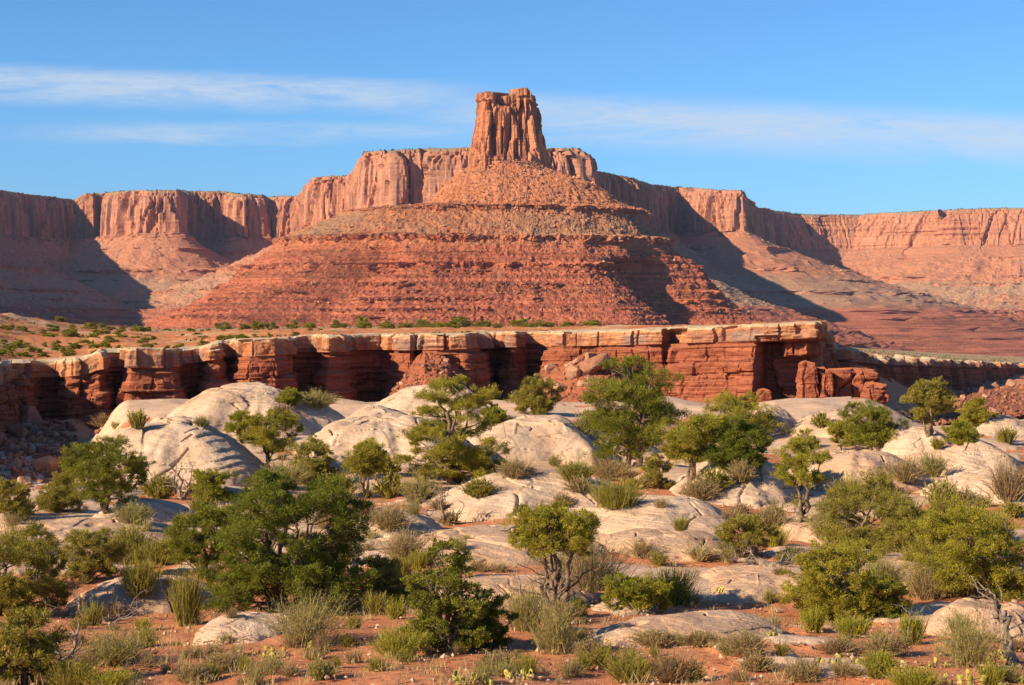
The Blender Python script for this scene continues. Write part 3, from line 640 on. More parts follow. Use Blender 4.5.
# ---------------------------------------------------------------- rock blocks of the right-hand buttresses
def rock_block(name, x0, x1, ytop, ybot, Y, depth, seed, taper=.12, label=None, top_round=.5):
    xa, xb = float(ray(x0, 0)[0]) * Y, float(ray(x1, 0)[0]) * Y
    zt, zb = float(ray(0, ytop)[1]) * Y, float(ray(0, ybot)[1]) * Y - 6
    cx, w = (xa + xb) / 2, (xb - xa) / 2
    a = np.linspace(0, 2 * math.pi, int(max(80, (w + depth) * 4 / .12)), endpoint=False)
    ca, sa = np.cos(a), np.sin(a)
    k = 1 / (np.abs(ca) ** 6 + np.abs(sa) ** 6) ** (1 / 6)
    bx, by = (ca * k * w)[:, None], (sa * k * depth / 2)[:, None]
    s = np.concatenate([[0], np.cumsum(np.hypot(np.diff(bx[:, 0]), np.diff(by[:, 0])))])[:, None]
    zz = np.linspace(0, 1, int((zt - zb) / .14))[None]
    H = zt - zb; dep = zz * H
    g = 1 + taper * zz - .12 * sst(.06, 0, zz) * top_round
    X, Yy = cx + bx * g, Y + depth / 2 + by * (1 + taper * zz * .7)
    dv = dep / 1.3 + .4 * vn(s / 8, dep / 3, 0, seed); L = np.floor(dv)
    led = (_h(L, L * 0, L * 0, seed + 1) - .5) * .55
    w1, i1 = worley(s / 2.2 + 0 * dep, dep / 7, seed + 2)
    nzx = fbm(s / 1.3, dep / .9, 0, seed + 3, 4, .6) * .32
    dsp = led + (i1 - .5) * 1.0 - .5 * np.exp(-(w1 / .06) ** 2) + nzx
    X = X + ca[:, None] * dsp; Yy = Yy + sa[:, None] * dsp
    Z = zt - dep + sst(.15, 0, zz) * (fbm(s / 2.0, 0 * dep, 0, seed + 4, 3) * .9)
    V = np.stack([X, Yy, Z], -1)
    rings = [V]
    for q in (.8, .5, .2, .01):
        c = V[:, :1].copy(); c[..., 0] = cx + (c[..., 0] - cx) * q; c[..., 1] = Y + depth / 2 + (c[..., 1] - Y - depth / 2) * q
        c[..., 2] += .25 * (1 - q); rings.insert(0, c)
    V = np.concatenate(rings, 1); dp = np.concatenate([np.full((len(a), 4), 3.2), np.broadcast_to(dep + 3.2, X.shape)], 1)
    me = raw_mesh(name, V.reshape(-1, 3), grid_faces(len(a), V.shape[1], True), attrs={'dep': dp}, smooth=False)
    o = link(name, me, M['cliff']); tag(o, label, 'rock', kind='structure')
rock_block('rock_fin', 804, 817, 366, 410, 269.0, 5, 601, 1.3, 'tapered red rock fin leaning under the end of the caprock ledge')
rock_block('rock_fin', 822, 838, 373, 412, 268, 7, 611, .08, 'narrow red rock pillar beside the dark cleft below the rim')
rock_block('rock_fin', 836, 882, 372, 412, 272, 8, 621, .05, 'flat topped red rock buttress right of the dark hollow')
rock_block('rock_fin', 868, 889, 386, 412, 268, 5, 631, .14, 'low red rock stub at the right foot of the buttress')
rock_block('rock_fin', 757, 776, 392, 412, 272, 4, 641, .25, 'small red rock foot standing inside the shaded hollow')

# ---------------------------------------------------------------- slickrock domes
BVHS = []
def bvh_of(V, Fq): return BVHTree.FromPolygons(V.tolist(), Fq.tolist())
us, Yr, GV = GS
yi = np.where(Yr < 900)[0]; ui = np.where(np.abs(us) < .34)[0]
sub = GV[ui[0]:ui[-1] + 1, :yi[-1] + 1][::2, ::2]
BVHS.append(bvh_of(sub.reshape(-1, 3), grid_faces(sub.shape[0], sub.shape[1])))
def hit(px, py):
    u, e = ray(px, py); d = Vector((float(u), 1, float(e))); best = None
    for b in BVHS:
        r = b.ray_cast(Vector((0, 0, 0)), d.normalized(), 3000)
        if r[0] is not None and (best is None or r[0].y < best.y): best = r[0]
    return best
GB = BVHS[0]
def gz(x, y):
    r = GB.ray_cast(Vector((x, y, 60)), Vector((0, 0, -1)), 400)
    return r[0].z if r[0] is not None else -10
def dome(x0, x1, yt, yb, label, seed, dk=.8, terr=.18, tilt=.12, p=2.3, mat='slick', peak=0.0, name='sandstone_dome', th=.32, fr_=.9, wm=1.28):
    h0 = GBH(0.5 * (x0 + x1), yb)
    Yf = h0.y; w = (x1 - x0) / F * Yf * wm; D = max(w * dk * 1.7, 3.0)
    D = min(D, (yb - yt) / 1700 * fr_ * Yf * Yf / 9.8 + 2.0)
    Yc = Yf + D / 2 * .92
    xc = float(ray((x0 + x1) / 2, 0)[0]) * Yf * (1 + .5 * (Yc - Yf) / Yf)
    Yt = Yf + D * .42
    ztop = float(ray(0, yt)[1]) * Yt
    zb = min(gz(xc, Yc), gz(xc, Yf + .3), gz(xc - w * .4, Yc), gz(xc + w * .4, Yc))
    H = max(ztop - zb, .25) * .93
    na, nr = int(np.clip((x1 - x0) * 2.6, 160, 520)), int(np.clip((x1 - x0) * .8, 70, 170))
    a = np.linspace(0, 2 * math.pi, na, endpoint=False)[:, None]; r = (np.linspace(0, 1, nr) ** .8)[None]
    ca, sa = np.cos(a), np.sin(a)
    k = 1 / (np.abs(ca) ** 2.3 + np.abs(sa) ** 2.3) ** (1 / 2.3)
    edge = k * (1 + .34 * fbm(ca * 1.1 + seed, sa * 1.1, 0, seed, 3))
    X = xc + ca * edge * r * w / 2; Y = Yc + sa * edge * r * D / 2
    prof = (1 - r ** p) ** 1.3
    lx = (X - xc) / (w / 2); ly = (Y - Yc) / (D / 2)
    prof = prof * (1 + peak * lx)
    lump = fbm(X / (w * .34), Y / (w * .34), 0, seed + 1, 3, .45)
    Z = H * prof * (1 + .22 * lump) / (1 + .12)
    tl_, ti_ = worley(X / (w * .3) + seed, Y / (w * .22), seed + 17); Z = Z + (ti_ - .5) * .11 * H * prof * sst(0, .07, tl_)
    dep_ = 1.0 * sst(.85, 1.0, r)
    Z = Z - dep_ * (.5 + .25 * H)
    base = np.stack([X, Y, Z], -1)
    dA = np.roll(base, -1, 0) - np.roll(base, 1, 0); dR = np.gradient(base, axis=1)
    Nn = np.cross(dR, dA); Nn /= np.maximum(np.linalg.norm(Nn, axis=-1, keepdims=True), 1e-9); Nn *= np.sign(Nn[..., 2:3] + 1e-9)
    Nn[:, 0] = (0, 0, 1)
    # tilted beds: thin steps that follow the cross-bedding, broken along their length
    wx = fbm(X / 6, Y / 6, 0, seed + 3, 2)
    zt_ = Z + tilt * (X - xc) + .06 * (Y - Yc) + .35 * wx
    q = zt_ / th + .5 * vn(zt_ / th / 3, 0, 0, seed + 9); L = np.floor(q); fr = q - L
    br = np.clip(fbm(X / 5, Y / 5, L * .7, seed + 4, 3) * 2.4 + .1 + terr, 0, 1)
    dn = -terr * th * .9 * (fr - .5) * br - .10 * terr * np.exp(-(np.minimum(fr, 1 - fr) / .09) ** 2) * br
    dn = dn + fbm(X / 2.4, Y / 2.4, Z / 1.6, seed + 5, 4, .5) * (.10 + .035 * H) + fbm(X / .5, Y / .5, Z / .35, seed + 7, 3, .55) * .03
    cr, _ = worley(X / (w * .42) + seed + .2 * wx, (Y + 1.5 * Z) / (w * .22) + .2 * wx, seed + 6)
    dn = dn - np.exp(-(cr / .018) ** 2) * (.16 + .05 * H) * (fbm(X / 4, Y / 4, 0, seed + 8, 2) > -.15)
    pk, pid = worley(X / 1.9 + seed, Y / 1.9, seed + 12)
    hx = np.hypot(X / 1.9 - np.floor(X / 1.9) - .5, Y / 1.9 - np.floor(Y / 1.9) - .5); sel_ = _h(np.floor(X / 1.9), np.floor(Y / 1.9), 0 * X, seed + 14)
    dn = dn - .16 * (sel_ > .80) * sst(.16 + .1 * (sel_ - .8) * 5, .08, hx)
    base = base + Nn * dn[..., None] * sst(0, .03, 1 - r)[..., None]
    X, Y, Z = base[..., 0], base[..., 1], base[..., 2] + zb
    V = np.stack([X, Y, Z], -1)
    Fq = grid_faces(na, nr, True)
    o = link(name, raw_mesh(name, V.reshape(-1, 3), Fq[:, ::-1]), M[mat])
    tag(o, label, 'rock', 'pale sandstone domes and slabs')
    BVHS.append(bvh_of(V.reshape(-1, 3), Fq))
    return o
def GBH(px, py):
    u, e = ray(px, py); r = GB.ray_cast(Vector((0, 0, 0)), Vector((float(u), 1, float(e))).normalized(), 3000)
    return r[0]
DOMES = [
 (158, 338, 374, 436, 'broad smooth pale dome in front of the big shaded recess of the red canyon wall', dict(dk=.75, terr=.2, tilt=.06, p=2.1, peak=-.1)),
 (76, 264, 409, 494, 'layered beehive dome of pale sandstone with curved steps, nearest the rubble slope', dict(fr_=.62, wm=1.12, dk=.7, terr=.28, tilt=-.10, p=2.6, peak=-.25, th=.5)),
 (300, 452, 400, 468, 'long pale rock ramp running down behind the spreading juniper', dict(fr_=1.0, wm=1.5, dk=1.0, terr=.2, tilt=.2)),
 (366, 500, 374, 430, 'cream rock hump directly behind the crown of the spreading juniper', dict(dk=.6, terr=.15)),
 (468, 602, 411, 462, 'flat pale slab beneath the round juniper at the canyon edge', dict(dk=.8, terr=.15, p=3)),
 (566, 652, 424, 462, 'small pale hump half hidden by the tall pinyon', dict(dk=.7)),
 (738, 802, 403, 434, 'little cream knob just below the shaded hollow of the red wall', dict(dk=.7, terr=.2)),
 (800, 905, 406, 440, 'low pale ledge at the foot of the flat topped red buttress', dict(dk=.8, terr=.2)),
 (428, 650, 463, 520, 'wide whaleback of pale sandstone with one long crack in the middle ground', dict(dk=.75, terr=.1, tilt=.1, p=2.2)),
 (582, 748, 489, 532, 'smooth pink-cream whaleback with one small dark hole', dict(dk=.7, terr=.1, p=2.4)),
 (684, 806, 444, 506, 'steep pale wedge of rock beside the dark green pinyon', dict(dk=.9, terr=.2, tilt=.2, p=1.8, peak=.3, fr_=.75, wm=1.4)),
 (806, 940, 444, 496, 'pinkish slab crossed by a dark crack behind the twisted juniper', dict(dk=.9, terr=.3, mat='slick2')),
 (886, 962, 421, 452, 'rounded cream boulder-like hump left of the low bright bush', dict(dk=.7, terr=.15)),
 (930, 1040, 438, 478, 'lumpy pale rock shelf near the right edge, upper of two', dict(dk=.7, terr=.3, tilt=.3)),
 (945, 1045, 462, 504, 'lumpy pale rock shelf near the right edge, lower of two', dict(dk=.7, terr=.3, tilt=.25)),
 (975, 1050, 412, 440, 'thin pale ledge under the boulder slope at the right edge', dict(dk=.8, terr=.2)),
 (62, 222, 571, 616, 'low pale whaleback between the left junipers and the big pinyon', dict(dk=.6, terr=.25, tilt=.1, mat='slick2')),
 (-30, 168, 518, 556, 'flat pinkish slab crossing the left edge above the juniper', dict(dk=.7, terr=.2, p=3.5, mat='slick2')),
 (196, 300, 612, 644, 'small smooth slab beneath the grey-green bush in the lower left', dict(dk=.8, terr=.1, p=3)),
 (598, 656, 597, 616, 'small cream rock step among prickly pear below the bright green bush', dict(dk=.6, terr=.2)),
 (700, 840, 567, 604, 'flat pinkish slab on the red sand left of the round juniper', dict(dk=.8, terr=.15, p=3.5, mat='slick2')),
 (588, 790, 618, 648, 'thin pinkish-brown slab sunk in the red sand near the lower middle', dict(dk=.8, terr=.15, p=4, mat='slick2')),
 (404, 612, 527, 566, 'flat pinkish slab behind the bright juniper with bare lower branches', dict(dk=.8, terr=.3, p=3.5, mat='slick2')),
 (598, 720, 528, 560, 'pinkish slab in shade strips right of the bright juniper', dict(dk=.7, terr=.25, p=3.5, mat='slick2')),
 (780, 872, 512, 546, 'brownish rock swell at the foot of the twisted juniper', dict(dk=.8, terr=.3, mat='slick2')),
 (850, 1010, 556, 592, 'flat pink slab under the leaning pinyon at the right', dict(dk=.8, terr=.25, p=3.5, mat='slick2')),
 (182, 262, 484, 510, 'small pale knob behind the bright green bush at the foot of the beehive dome', dict(dk=.7, terr=.2)),
 (90, 178, 494, 522, 'narrow pale ledge right of the dark pinyon on the left', dict(dk=.7, terr=.2)),
 (322, 440, 506, 540, 'cracked pale slab below the dead grey snag', dict(dk=.8, terr=.3, p=3)),
 (955, 1050, 596, 640, 'pinkish slab at the right edge behind the leaning bare trunk', dict(dk=.8, terr=.25, p=3, mat='slick2')),
 (300, 360, 438, 470, 'small cream knob between the two olive junipers', dict(dk=.7)),
 (436, 600, 575, 612, 'pinkish slab in the gap behind the bushy pinyon', dict(dk=.7, terr=.2, p=3.5, mat='slick2')),
]
for i, (a, b, c, d_, lab, kw) in enumerate(DOMES): dome(a, b, c, d_, lab, 700 + i * 13, **kw)
# ---------------------------------------------------------------- plant materials
def leaf_mat(name, c1, c2, dry, tr=.34, drya=.10):
    m, t, bs = new_mat(name)
    lv = t.attr('lv')
    g_ = (1.22, 1.14, .95)
    c1, c2 = tuple(a * b for a, b in zip(c1, g_)), tuple(min(.5, a * b) for a, b in zip(c2, g_))
    c = t.mix(lv, c1 + (1,), c2 + (1,))
    c = t.mix(t.rng(lv, 1 - drya, 1 - drya * .6), c, dry + (1,))
    t.l.new(c, bs.inputs['Base Color']); bs.inputs['Roughness'].default_value = .75
    tl = t.node('ShaderNodeBsdfTranslucent'); t.l.new(c, tl.inputs[0])
    mx = t.node('ShaderNodeMixShader'); mx.inputs[0].default_value = tr
    out = m.node_tree.nodes['Material Output']
    t.l.new(bs.outputs[0], mx.inputs[1]); t.l.new(tl.outputs[0], mx.inputs[2]); t.l.new(mx.outputs[0], out.inputs[0])
    return m
LM = {
 'pinyon': leaf_mat('pinyon_needles', (0.090, 0.100, 0.017), (0.270, 0.262, 0.036), (0.24, 0.16, 0.05)),
 'dark': leaf_mat('dark_needles', (0.068, 0.090, 0.015), (0.215, 0.225, 0.030), (0.13, 0.15, 0.04)),
 'juniper': leaf_mat('juniper_scales', (0.150, 0.142, 0.020), (0.400, 0.350, 0.045), (0.27, 0.19, 0.07)),
 'olive': leaf_mat('olive_scales', (0.140, 0.125, 0.026), (0.350, 0.300, 0.062), (0.27, 0.20, 0.09)),
 'green': leaf_mat('bright_green_leaves', (0.130, 0.138, 0.018), (0.335, 0.312, 0.038), (0.28, 0.24, 0.05)),
 'yellow': leaf_mat('yellow_green_stems', (0.18, 0.18, 0.025), (0.36, 0.32, 0.045), (0.38, 0.28, 0.08)),
 'grey': leaf_mat('grey_green_leaves', (0.225, 0.165, 0.080), (0.400, 0.300, 0.155), (0.30, 0.22, 0.13), drya=.25),
 'sage': leaf_mat('sage_leaves', (0.200, 0.175, 0.065), (0.390, 0.325, 0.135), (0.30, 0.24, 0.13), drya=.15),
 'brown': leaf_mat('brown_twigs', (0.17, 0.105, 0.055), (0.30, 0.20, 0.11), (0.34, 0.25, 0.15), drya=.3),
 'straw': leaf_mat('dry_grass_blades', (0.33, 0.22, 0.09), (0.55, 0.40, 0.19), (0.58, 0.46, 0.26), drya=.3),
 'pad': leaf_mat('cactus_pads', (0.17, 0.19, 0.045), (0.40, 0.34, 0.09), (0.45, 0.36, 0.12), tr=.06),
}
def bark_mat(name, a, b):
    m, t, bs = new_mat(name); g = t.node('ShaderNodeNewGeometry').outputs['Position']
    n = t.noise(t.scale(g, (1, 1, .25)), 14, 5, .7)
    t.l.new(t.mix(t.rng(n, .35, .65), a + (1,), b + (1,)), bs.inputs['Base Color']); bump(t, bs, n, .8, .03); return m
M['bark'] = bark_mat('juniper_bark', (0.11, 0.065, 0.042), (0.25, 0.17, 0.115))
M['dead'] = bark_mat('weathered_wood', (0.13, 0.085, 0.062), (0.32, 0.24, 0.18))

class Geo:
    def __init__(s): s.V = []; s.Q = []; s.A = []; s.n = 0
    def add(s, V, Q, A):
        V = np.asarray(V, float).reshape(-1, 3); s.V.append(V); s.Q.append(np.asarray(Q) + s.n); s.A.append(np.broadcast_to(A, (len(V),)).astype(float)); s.n += len(V)
    def mesh(s, name, smooth=True): return raw_mesh(name, np.concatenate(s.V), np.concatenate(s.Q), attrs={'lv': np.concatenate(s.A)}, smooth=smooth)
def tube(g, P, rad, k=6, rng=None):
    P = np.asarray(P, float); n = len(P); T = np.gradient(P, axis=0); T /= np.linalg.norm(T, axis=1, keepdims=True) + 1e-9
    up = np.where(np.abs(T[:, 2:3]) > .9, [[1., 0, 0]], [[0, 0, 1.]]); A = np.cross(T, up); A /= np.linalg.norm(A, axis=1, keepdims=True) + 1e-9; B = np.cross(T, A)
    a = np.linspace(0, 2 * math.pi, k, endpoint=False)
    V = P[:, None] + np.asarray(rad)[:, None, None] * (A[:, None] * np.cos(a)[None, :, None] + B[:, None] * np.sin(a)[None, :, None])
    i, j = np.meshgrid(np.arange(n - 1), np.arange(k), indexing='ij'); j2 = (j + 1) % k
    g.add(V, np.stack([i * k + j, i * k + j2, (i + 1) * k + j2, (i + 1) * k + j], -1).reshape(-1, 4), .3)
def wander(rng, p0, p1, n, amp):
    t = np.linspace(0, 1, n)[:, None]; p0, p1 = np.asarray(p0, float), np.asarray(p1, float)
    w = rng.normal(0, 1, (n, 3)); w = np.cumsum(w, 0); w -= w[0] + (w[-1] - w[0]) * t
    w /= max(1e-6, np.abs(w).max()); return p0 + (p1 - p0) * t + w * amp * np.linalg.norm(p1 - p0)
def leaves(g, C, D, s, asp, rng, lv):
    """C centres, D preferred directions, s sizes -> slim quads"""
    n = len(C); D = D + rng.normal(0, .45, (n, 3)); D /= np.linalg.norm(D, axis=1, keepdims=True) + 1e-9
    A = np.cross(D, rng.normal(0, 1, (n, 3))); A /= np.linalg.norm(A, axis=1, keepdims=True) + 1e-9
    h = (s * .5)[:, None]; w = h * asp
    V = np.stack([C - D * h - A * w * .6, C - D * h + A * w * .6, C + D * h + A * w, C + D * h - A * w], 1)
    q = np.arange(n * 4).reshape(n, 4); g.add(V, q, np.repeat(lv, 4))

def tree_meshes(W, H, seed, px, lean=0.0, ncl=46, clr=.13, base_h=.12, dens=1.0, flat=.8, stems=3, open_=.0, bare=0, cx=0.0, low=False, sides=0):
    """trunk mesh + crown mesh for a tree W wide, H tall; px = metres per picture pixel at its distance"""
    rng = np.random.default_rng(seed); T = Geo(); L = Geo()
    limbs = []
    for i in range(stems):
        a = rng.uniform(0, 2 * math.pi); rr = W * rng.uniform(.08, .24)
        end = np.array([math.cos(a) * rr + lean * W * .5, math.sin(a) * rr, H * rng.uniform(.6, .86)])
        p = wander(rng, (rng.normal(0, .02) * W, rng.normal(0, .02) * W, -.15), end, 12, .10)
        r0 = H * rng.uniform(.022, .038); rad = r0 * (1 - np.linspace(0, 1, 12) ** 1.1 * .82)
        rad[0] *= 1.5
        tube(T, p, rad, 7); limbs.append((p, rad))
    # clump centres: in an uneven egg, kept apart
    cs = []; tries = 0; ncl = int(ncl * 1.1); clr = clr * .90; ph1, ph2 = rng.uniform(0, 6.28, 2); z0 = base_h * H
    while len(cs) < ncl and tries < 9000:
        tries += 1
        v = rng.normal(0, 1, 3); v /= np.linalg.norm(v); rad = rng.uniform(.35, 1) ** .6
        p = v * rad
        zc = (z0 + H) / 2; hz = (H - z0) / 2
        # ragged outline: shrink the egg by a direction dependent amount
        az_ = math.atan2(v[1], v[0]); sh = 1 - (.42 + open_) * max(0, math.sin(az_ * 2 + ph1 + v[2] * 2.6)) * max(0, math.cos(v[2] * 3.4 + ph2 + az_) + .35)
        c = np.array([p[0] * W * .5 * sh * (1 - clr) + cx * W + lean * W * .5 * (p[2] * .5 + .5), p[1] * W * .45 * sh, zc + p[2] * hz * sh * (1 - clr * .9)])
        if low and tries % 3 == 0:
            aa = rng.uniform(0, 6.28); rr_ = W * .5 * rng.uniform(.45, .95) * sh; c = np.array([math.cos(aa) * rr_ + cx * W, math.sin(aa) * rr_ * .85, H * rng.uniform(.06, .36)])
        if not low and abs(c[0] - lean * W * .2) < W * .16 and c[2] < z0 + .12 * H: continue
        if any(np.linalg.norm((c - q) * (1, 1, 1.25)) < W * clr * .78 for q in cs): continue
        cs.append(c)
    allp = np.concatenate([p for p, _ in limbs]); allr = np.concatenate([r for _, r in limbs])
    for ci, c in enumerate(cs):
        dd = np.linalg.norm(allp - c, axis=1) + 2.0 * np.maximum(0, allp[:, 2] - c[2] + .05 * H) + (allp[:, 2] < .05) * 9
        k = int(dd.argmin()); q = allp[k]
        n = 7; b = wander(rng, q, c, n, .12); r0 = min(allr[k] * .6, .012 * H + .01)
        tube(T, b, np.linspace(r0, .006 + px * .15, n), 5)
        cr = W * clr * rng.uniform(.55, 1.35); tone = rng.uniform(-.22, .22)
        # twigs around the clump, sprigs round each twig
        nt = max(8, int(15 * dens)); tv = rng.normal(0, 1, (nt, 3)); tv /= np.linalg.norm(tv, axis=1, keepdims=True); tv[:, 2] = tv[:, 2] * .75 + .15
        tr = cr * rng.uniform(.35, 1.3, (nt, 1)); tc = c + tv * tr * (1, 1, flat)
        size = max(.05, px * 1.35)
        m = int(np.clip(66 * dens * (cr / (.11 * W)) * (W / 4.5 / (size / .09)) ** 1.0, 16, 118))
        idx = np.repeat(np.arange(nt), m)
        off = rng.normal(0, 1, (len(idx), 3)) * cr * .17; off[:, 2] *= .8
        C = tc[idx] + off; D = tv[idx] * .9 + off / (cr * .25) * .4 + (0, 0, .35)
        leaves(L, C, D, size * rng.uniform(.65, 1.35, len(C)), rng.uniform(.22, .42, (len(C), 1)), rng, np.clip(.5 + tone + rng.normal(0, .20, len(C)), 0, 1))
        if rng.random() < .7:
            for _ in range(4): tube(T, wander(rng, b[-3], tc[rng.integers(nt)], 4, .1), np.linspace(px * .3, px * .12, 4) + .004, 4)
    for i in range(bare):
        p, rad = limbs[i % stems]; k = rng.integers(1, 6); q = p[k]
        a = rng.uniform(0, 2 * math.pi); ln = W * rng.uniform(.25, .5)
        e = q + np.array([math.cos(a) * ln, math.sin(a) * ln * .6, rng.uniform(.0, .35) * H]); b = wander(rng, q, e, 8, .16); tube(T, b, np.linspace(rad[k] * .5, px * .25, 8), 5)
        for _ in range(4):
            j = rng.integers(3, 8); e2 = b[j] + rng.normal(0, 1, 3) * ln * .25 + (0, 0, ln * .1); tube(T, wander(rng, b[j], e2, 5, .15), np.linspace(px * .35, px * .15, 5), 4)
    return T, L
def thing(name, label, cat, loc, group=None):
    o = bpy.data.objects.new(name, None); col.objects.link(o); o.location = loc; o.empty_display_size = .3
    tag(o, label, cat, group); return o
NT_ = [0]
def tree(name, kind, cxp, bpy_, wpx, hpx, label, group=None, **kw):
    """cxp: picture column of the foot, bpy_: row of the foot, size in pixels"""
    b = hit(cxp, bpy_); Y = b.y; px = Y / F
    seed = 40 + NT_[0] * 7; NT_[0] += 1
    kw.setdefault('seed', seed)
    T, L = tree_meshes(wpx * px, hpx * px * 1.02, px=px, **kw)
    o = thing(name, label, 'tree', (b.x, b.y, b.z - .05), group)
    link('trunk', T.mesh('trunk'), M['bark'], o)
    link('crown', L.mesh('crown'), LM[kind], o)
    return o

# ---------------------------------------------------------------- shrubs
def shrub_mesh(kind, W, H, seed, px, stems=260, leaf=14, up=.5, bend=.35, wood='dead', tw=1.0, lsize=1.0):
    """twiggy rounded bush: slim stems from one foot, small leaves along them"""
    rng = np.random.default_rng(seed); T = Geo(); L = Geo()
    for _ in range(7):
        a = rng.uniform(0, 6.28); e = np.array([math.cos(a) * W * .3, math.sin(a) * W * .3, H * rng.uniform(.35, .7)])
        tube(T, wander(rng, (0, 0, -.08), e, 6, .14), np.linspace(max(.012, px * .5), max(.004, px * .2), 6), 5)
    n = stems; a = rng.uniform(0, 2 * math.pi, n); el = np.clip(rng.beta(1.6, 1.5, n) * (1 - up) + up * rng.uniform(.5, 1, n), .05, 1) * math.pi / 2
    ln = rng.uniform(.55, 1.0, n) * (1 + .12 * np.sin(a * 3 + seed) + .1 * np.sin(a * 5 + seed * 2))
    d = np.stack([np.cos(a) * np.cos(el) * W * .55, np.sin(a) * np.cos(el) * W * .5, np.sin(el) * H], 1) * ln[:, None]
    foot = rng.normal(0, 1, (n, 3)) * (W * .09, W * .09, 0) + d * (.22, .22, 0)
    K = 5; t = np.linspace(0, 1, K)[None, :, None]
    P = foot[:, None] + d[:, None] * t + np.array([0, 0, 1.])[None, None] * (H * .22 * bend * np.sin(t * math.pi)) + rng.normal(0, 1, (n, K, 3)) * W * .018 * t
    w = max(.004, px * .28 * tw) * (1.2 - .7 * np.linspace(0, 1, K))[None, :, None]
    side = rng.normal(0, 1, (n, 1, 3)); side /= np.linalg.norm(side, axis=2, keepdims=True)
    V = np.stack([P - side * w, P + side * w], 2).reshape(-1, 3)
    i, k = np.meshgrid(np.arange(n), np.arange(K - 1), indexing='ij'); b = (i * K + k) * 2
    L.add(V, np.stack([b, b + 1, b + 3, b + 2], -1).reshape(-1, 4), np.repeat(np.clip(.55 + rng.normal(0, .3, n), 0, 1), K * 2))
    if leaf:
        m = leaf; ii = np.repeat(np.arange(n), m); tt = rng.uniform(.3, 1.05, len(ii))
        k0 = np.clip((tt * (K - 1)).astype(int), 0, K - 2); f = (tt * (K - 1) - k0)[:, None]
        C = P[ii, k0] * (1 - f) + P[ii, k0 + 1] * f + rng.normal(0, 1, (len(ii), 3)) * (W * .022, W * .022, H * .022)
        D = d[ii] / np.linalg.norm(d[ii], axis=1, keepdims=True) + (0, 0, .4)
        tone = rng.normal(0, .12, n)[ii]
        leaves(L, C, D, max(.03, px * 1.15) * lsize * rng.uniform(.6, 1.3, len(C)), rng.uniform(.22, .5, (len(C), 1)), rng, np.clip(.42 + tone + rng.normal(0, .2, len(C)), 0, 1))
    return T, L
SH = {  # kind -> (leaf material, options)
 'grey': ('grey', dict(stems=420, leaf=12, up=.15, tw=1.2)), 'sage': ('sage', dict(stems=380, leaf=16, up=.3)), 'brown': ('brown', dict(stems=460, leaf=5, up=.15, tw=1.3)),
 'yellow': ('yellow', dict(stems=520, leaf=8, up=.55, bend=.1, tw=1.4)), 'green': ('green', dict(stems=260, leaf=34, up=.2, lsize=1.5)),
 'ephedra': ('olive', dict(stems=620, leaf=7, up=.55, bend=.1, tw=1.3)), 'straw': ('straw', dict(stems=300, leaf=0, up=.45, bend=.5, tw=1.4)), 'olive': ('olive', dict(stems=300, leaf=26, up=.2, lsize=1.35)),
}
SN = {'grey': 'grey_shrub', 'sage': 'sagebrush', 'brown': 'dry_shrub', 'yellow': 'rabbitbrush', 'green': 'green_bush', 'ephedra': 'broom_shrub', 'straw': 'grass_tuft', 'olive': 'olive_bush'}
def shrub(kind, cxp, byp, wpx, hpx, label, group=None, seed=None, **kw):
    b = hit(cxp, byp - 1); px = b.y / F
    NT_[0] += 1; mk, op = SH[kind]; op = dict(op); op.update(kw)
    T, L = shrub_mesh(kind, wpx * px, hpx * px, seed or 900 + NT_[0] * 3, px, **op)
    nm = SN[kind]
    o = thing(nm, label, 'shrub' if kind != 'straw' else 'grass tuft', (b.x, b.y, b.z - .02), group)
    link('stems', T.mesh('stems'), M['dead'], o); link('foliage', L.mesh('foliage'), LM[mk], o)
    return o
# ---------------------------------------------------------------- trees, one by one
tree('juniper_tree', 'juniper', 452, 484, 118, 116, 'spreading juniper with an airy layered crown in the centre of the middle ground', lean=-.02, ncl=74, clr=.10, open_=.22, flat=.5, stems=5, bare=3, base_h=.0, low=True)
tree('juniper_tree', 'olive', 535, 415, 52, 42, 'small round juniper standing alone at the canyon edge below the fallen boulders', ncl=34, clr=.16, base_h=.0, low=True)
tree('pinyon_tree', 'pinyon', 632, 470, 122, 114, 'tall dense pinyon in front of the red canyon wall, right of the centre', ncl=70, clr=.11, stems=3, open_=.12, base_h=.05, cx=-.02)
tree('juniper_tree', 'juniper', 691, 482, 66, 74, 'yellow-green juniper with forked bare trunks between the tall pinyon and the dark one', ncl=28, clr=.16, open_=.2, bare=3, base_h=.2, stems=4)
tree('juniper_tree', 'juniper', 735, 442, 74, 52, 'light yellow-green juniper behind the small very dark pinyon', ncl=34, clr=.15, base_h=.0, low=True)
tree('pinyon_tree', 'dark', 738, 470, 62, 54, 'small very dark green pinyon beside the steep pale rock wedge', ncl=46, clr=.14, base_h=.0, low=True, dens=1.3)
tree('juniper_tree', 'juniper', 800, 522, 66, 96, 'twisted juniper with bare crooked trunk leaning over the pinkish slab', ncl=26, clr=.15, open_=.3, bare=6, base_h=.25, stems=3, lean=.1)
tree('pinyon_tree', 'pinyon', 872, 447, 66, 50, 'dark bushy pinyon in front of the foot of the flat topped red buttress', ncl=44, clr=.14, base_h=.0, low=True)
tree('juniper_tree', 'juniper', 846, 443, 34, 26, 'low yellow-green juniper tucked against the dark bushy pinyon', ncl=18, clr=.2, base_h=.0, low=True, stems=2)
tree('juniper_tree', 'olive', 930, 434, 54, 58, 'upright juniper with two crowns and a thick brown trunk near the right boulder slope', ncl=36, clr=.14, open_=.2, base_h=.1, bare=3)
tree('juniper_tree', 'juniper', 978, 425, 34, 30, 'small pale juniper at the foot of the right boulder slope', ncl=20, clr=.19, base_h=.0, low=True, stems=2)
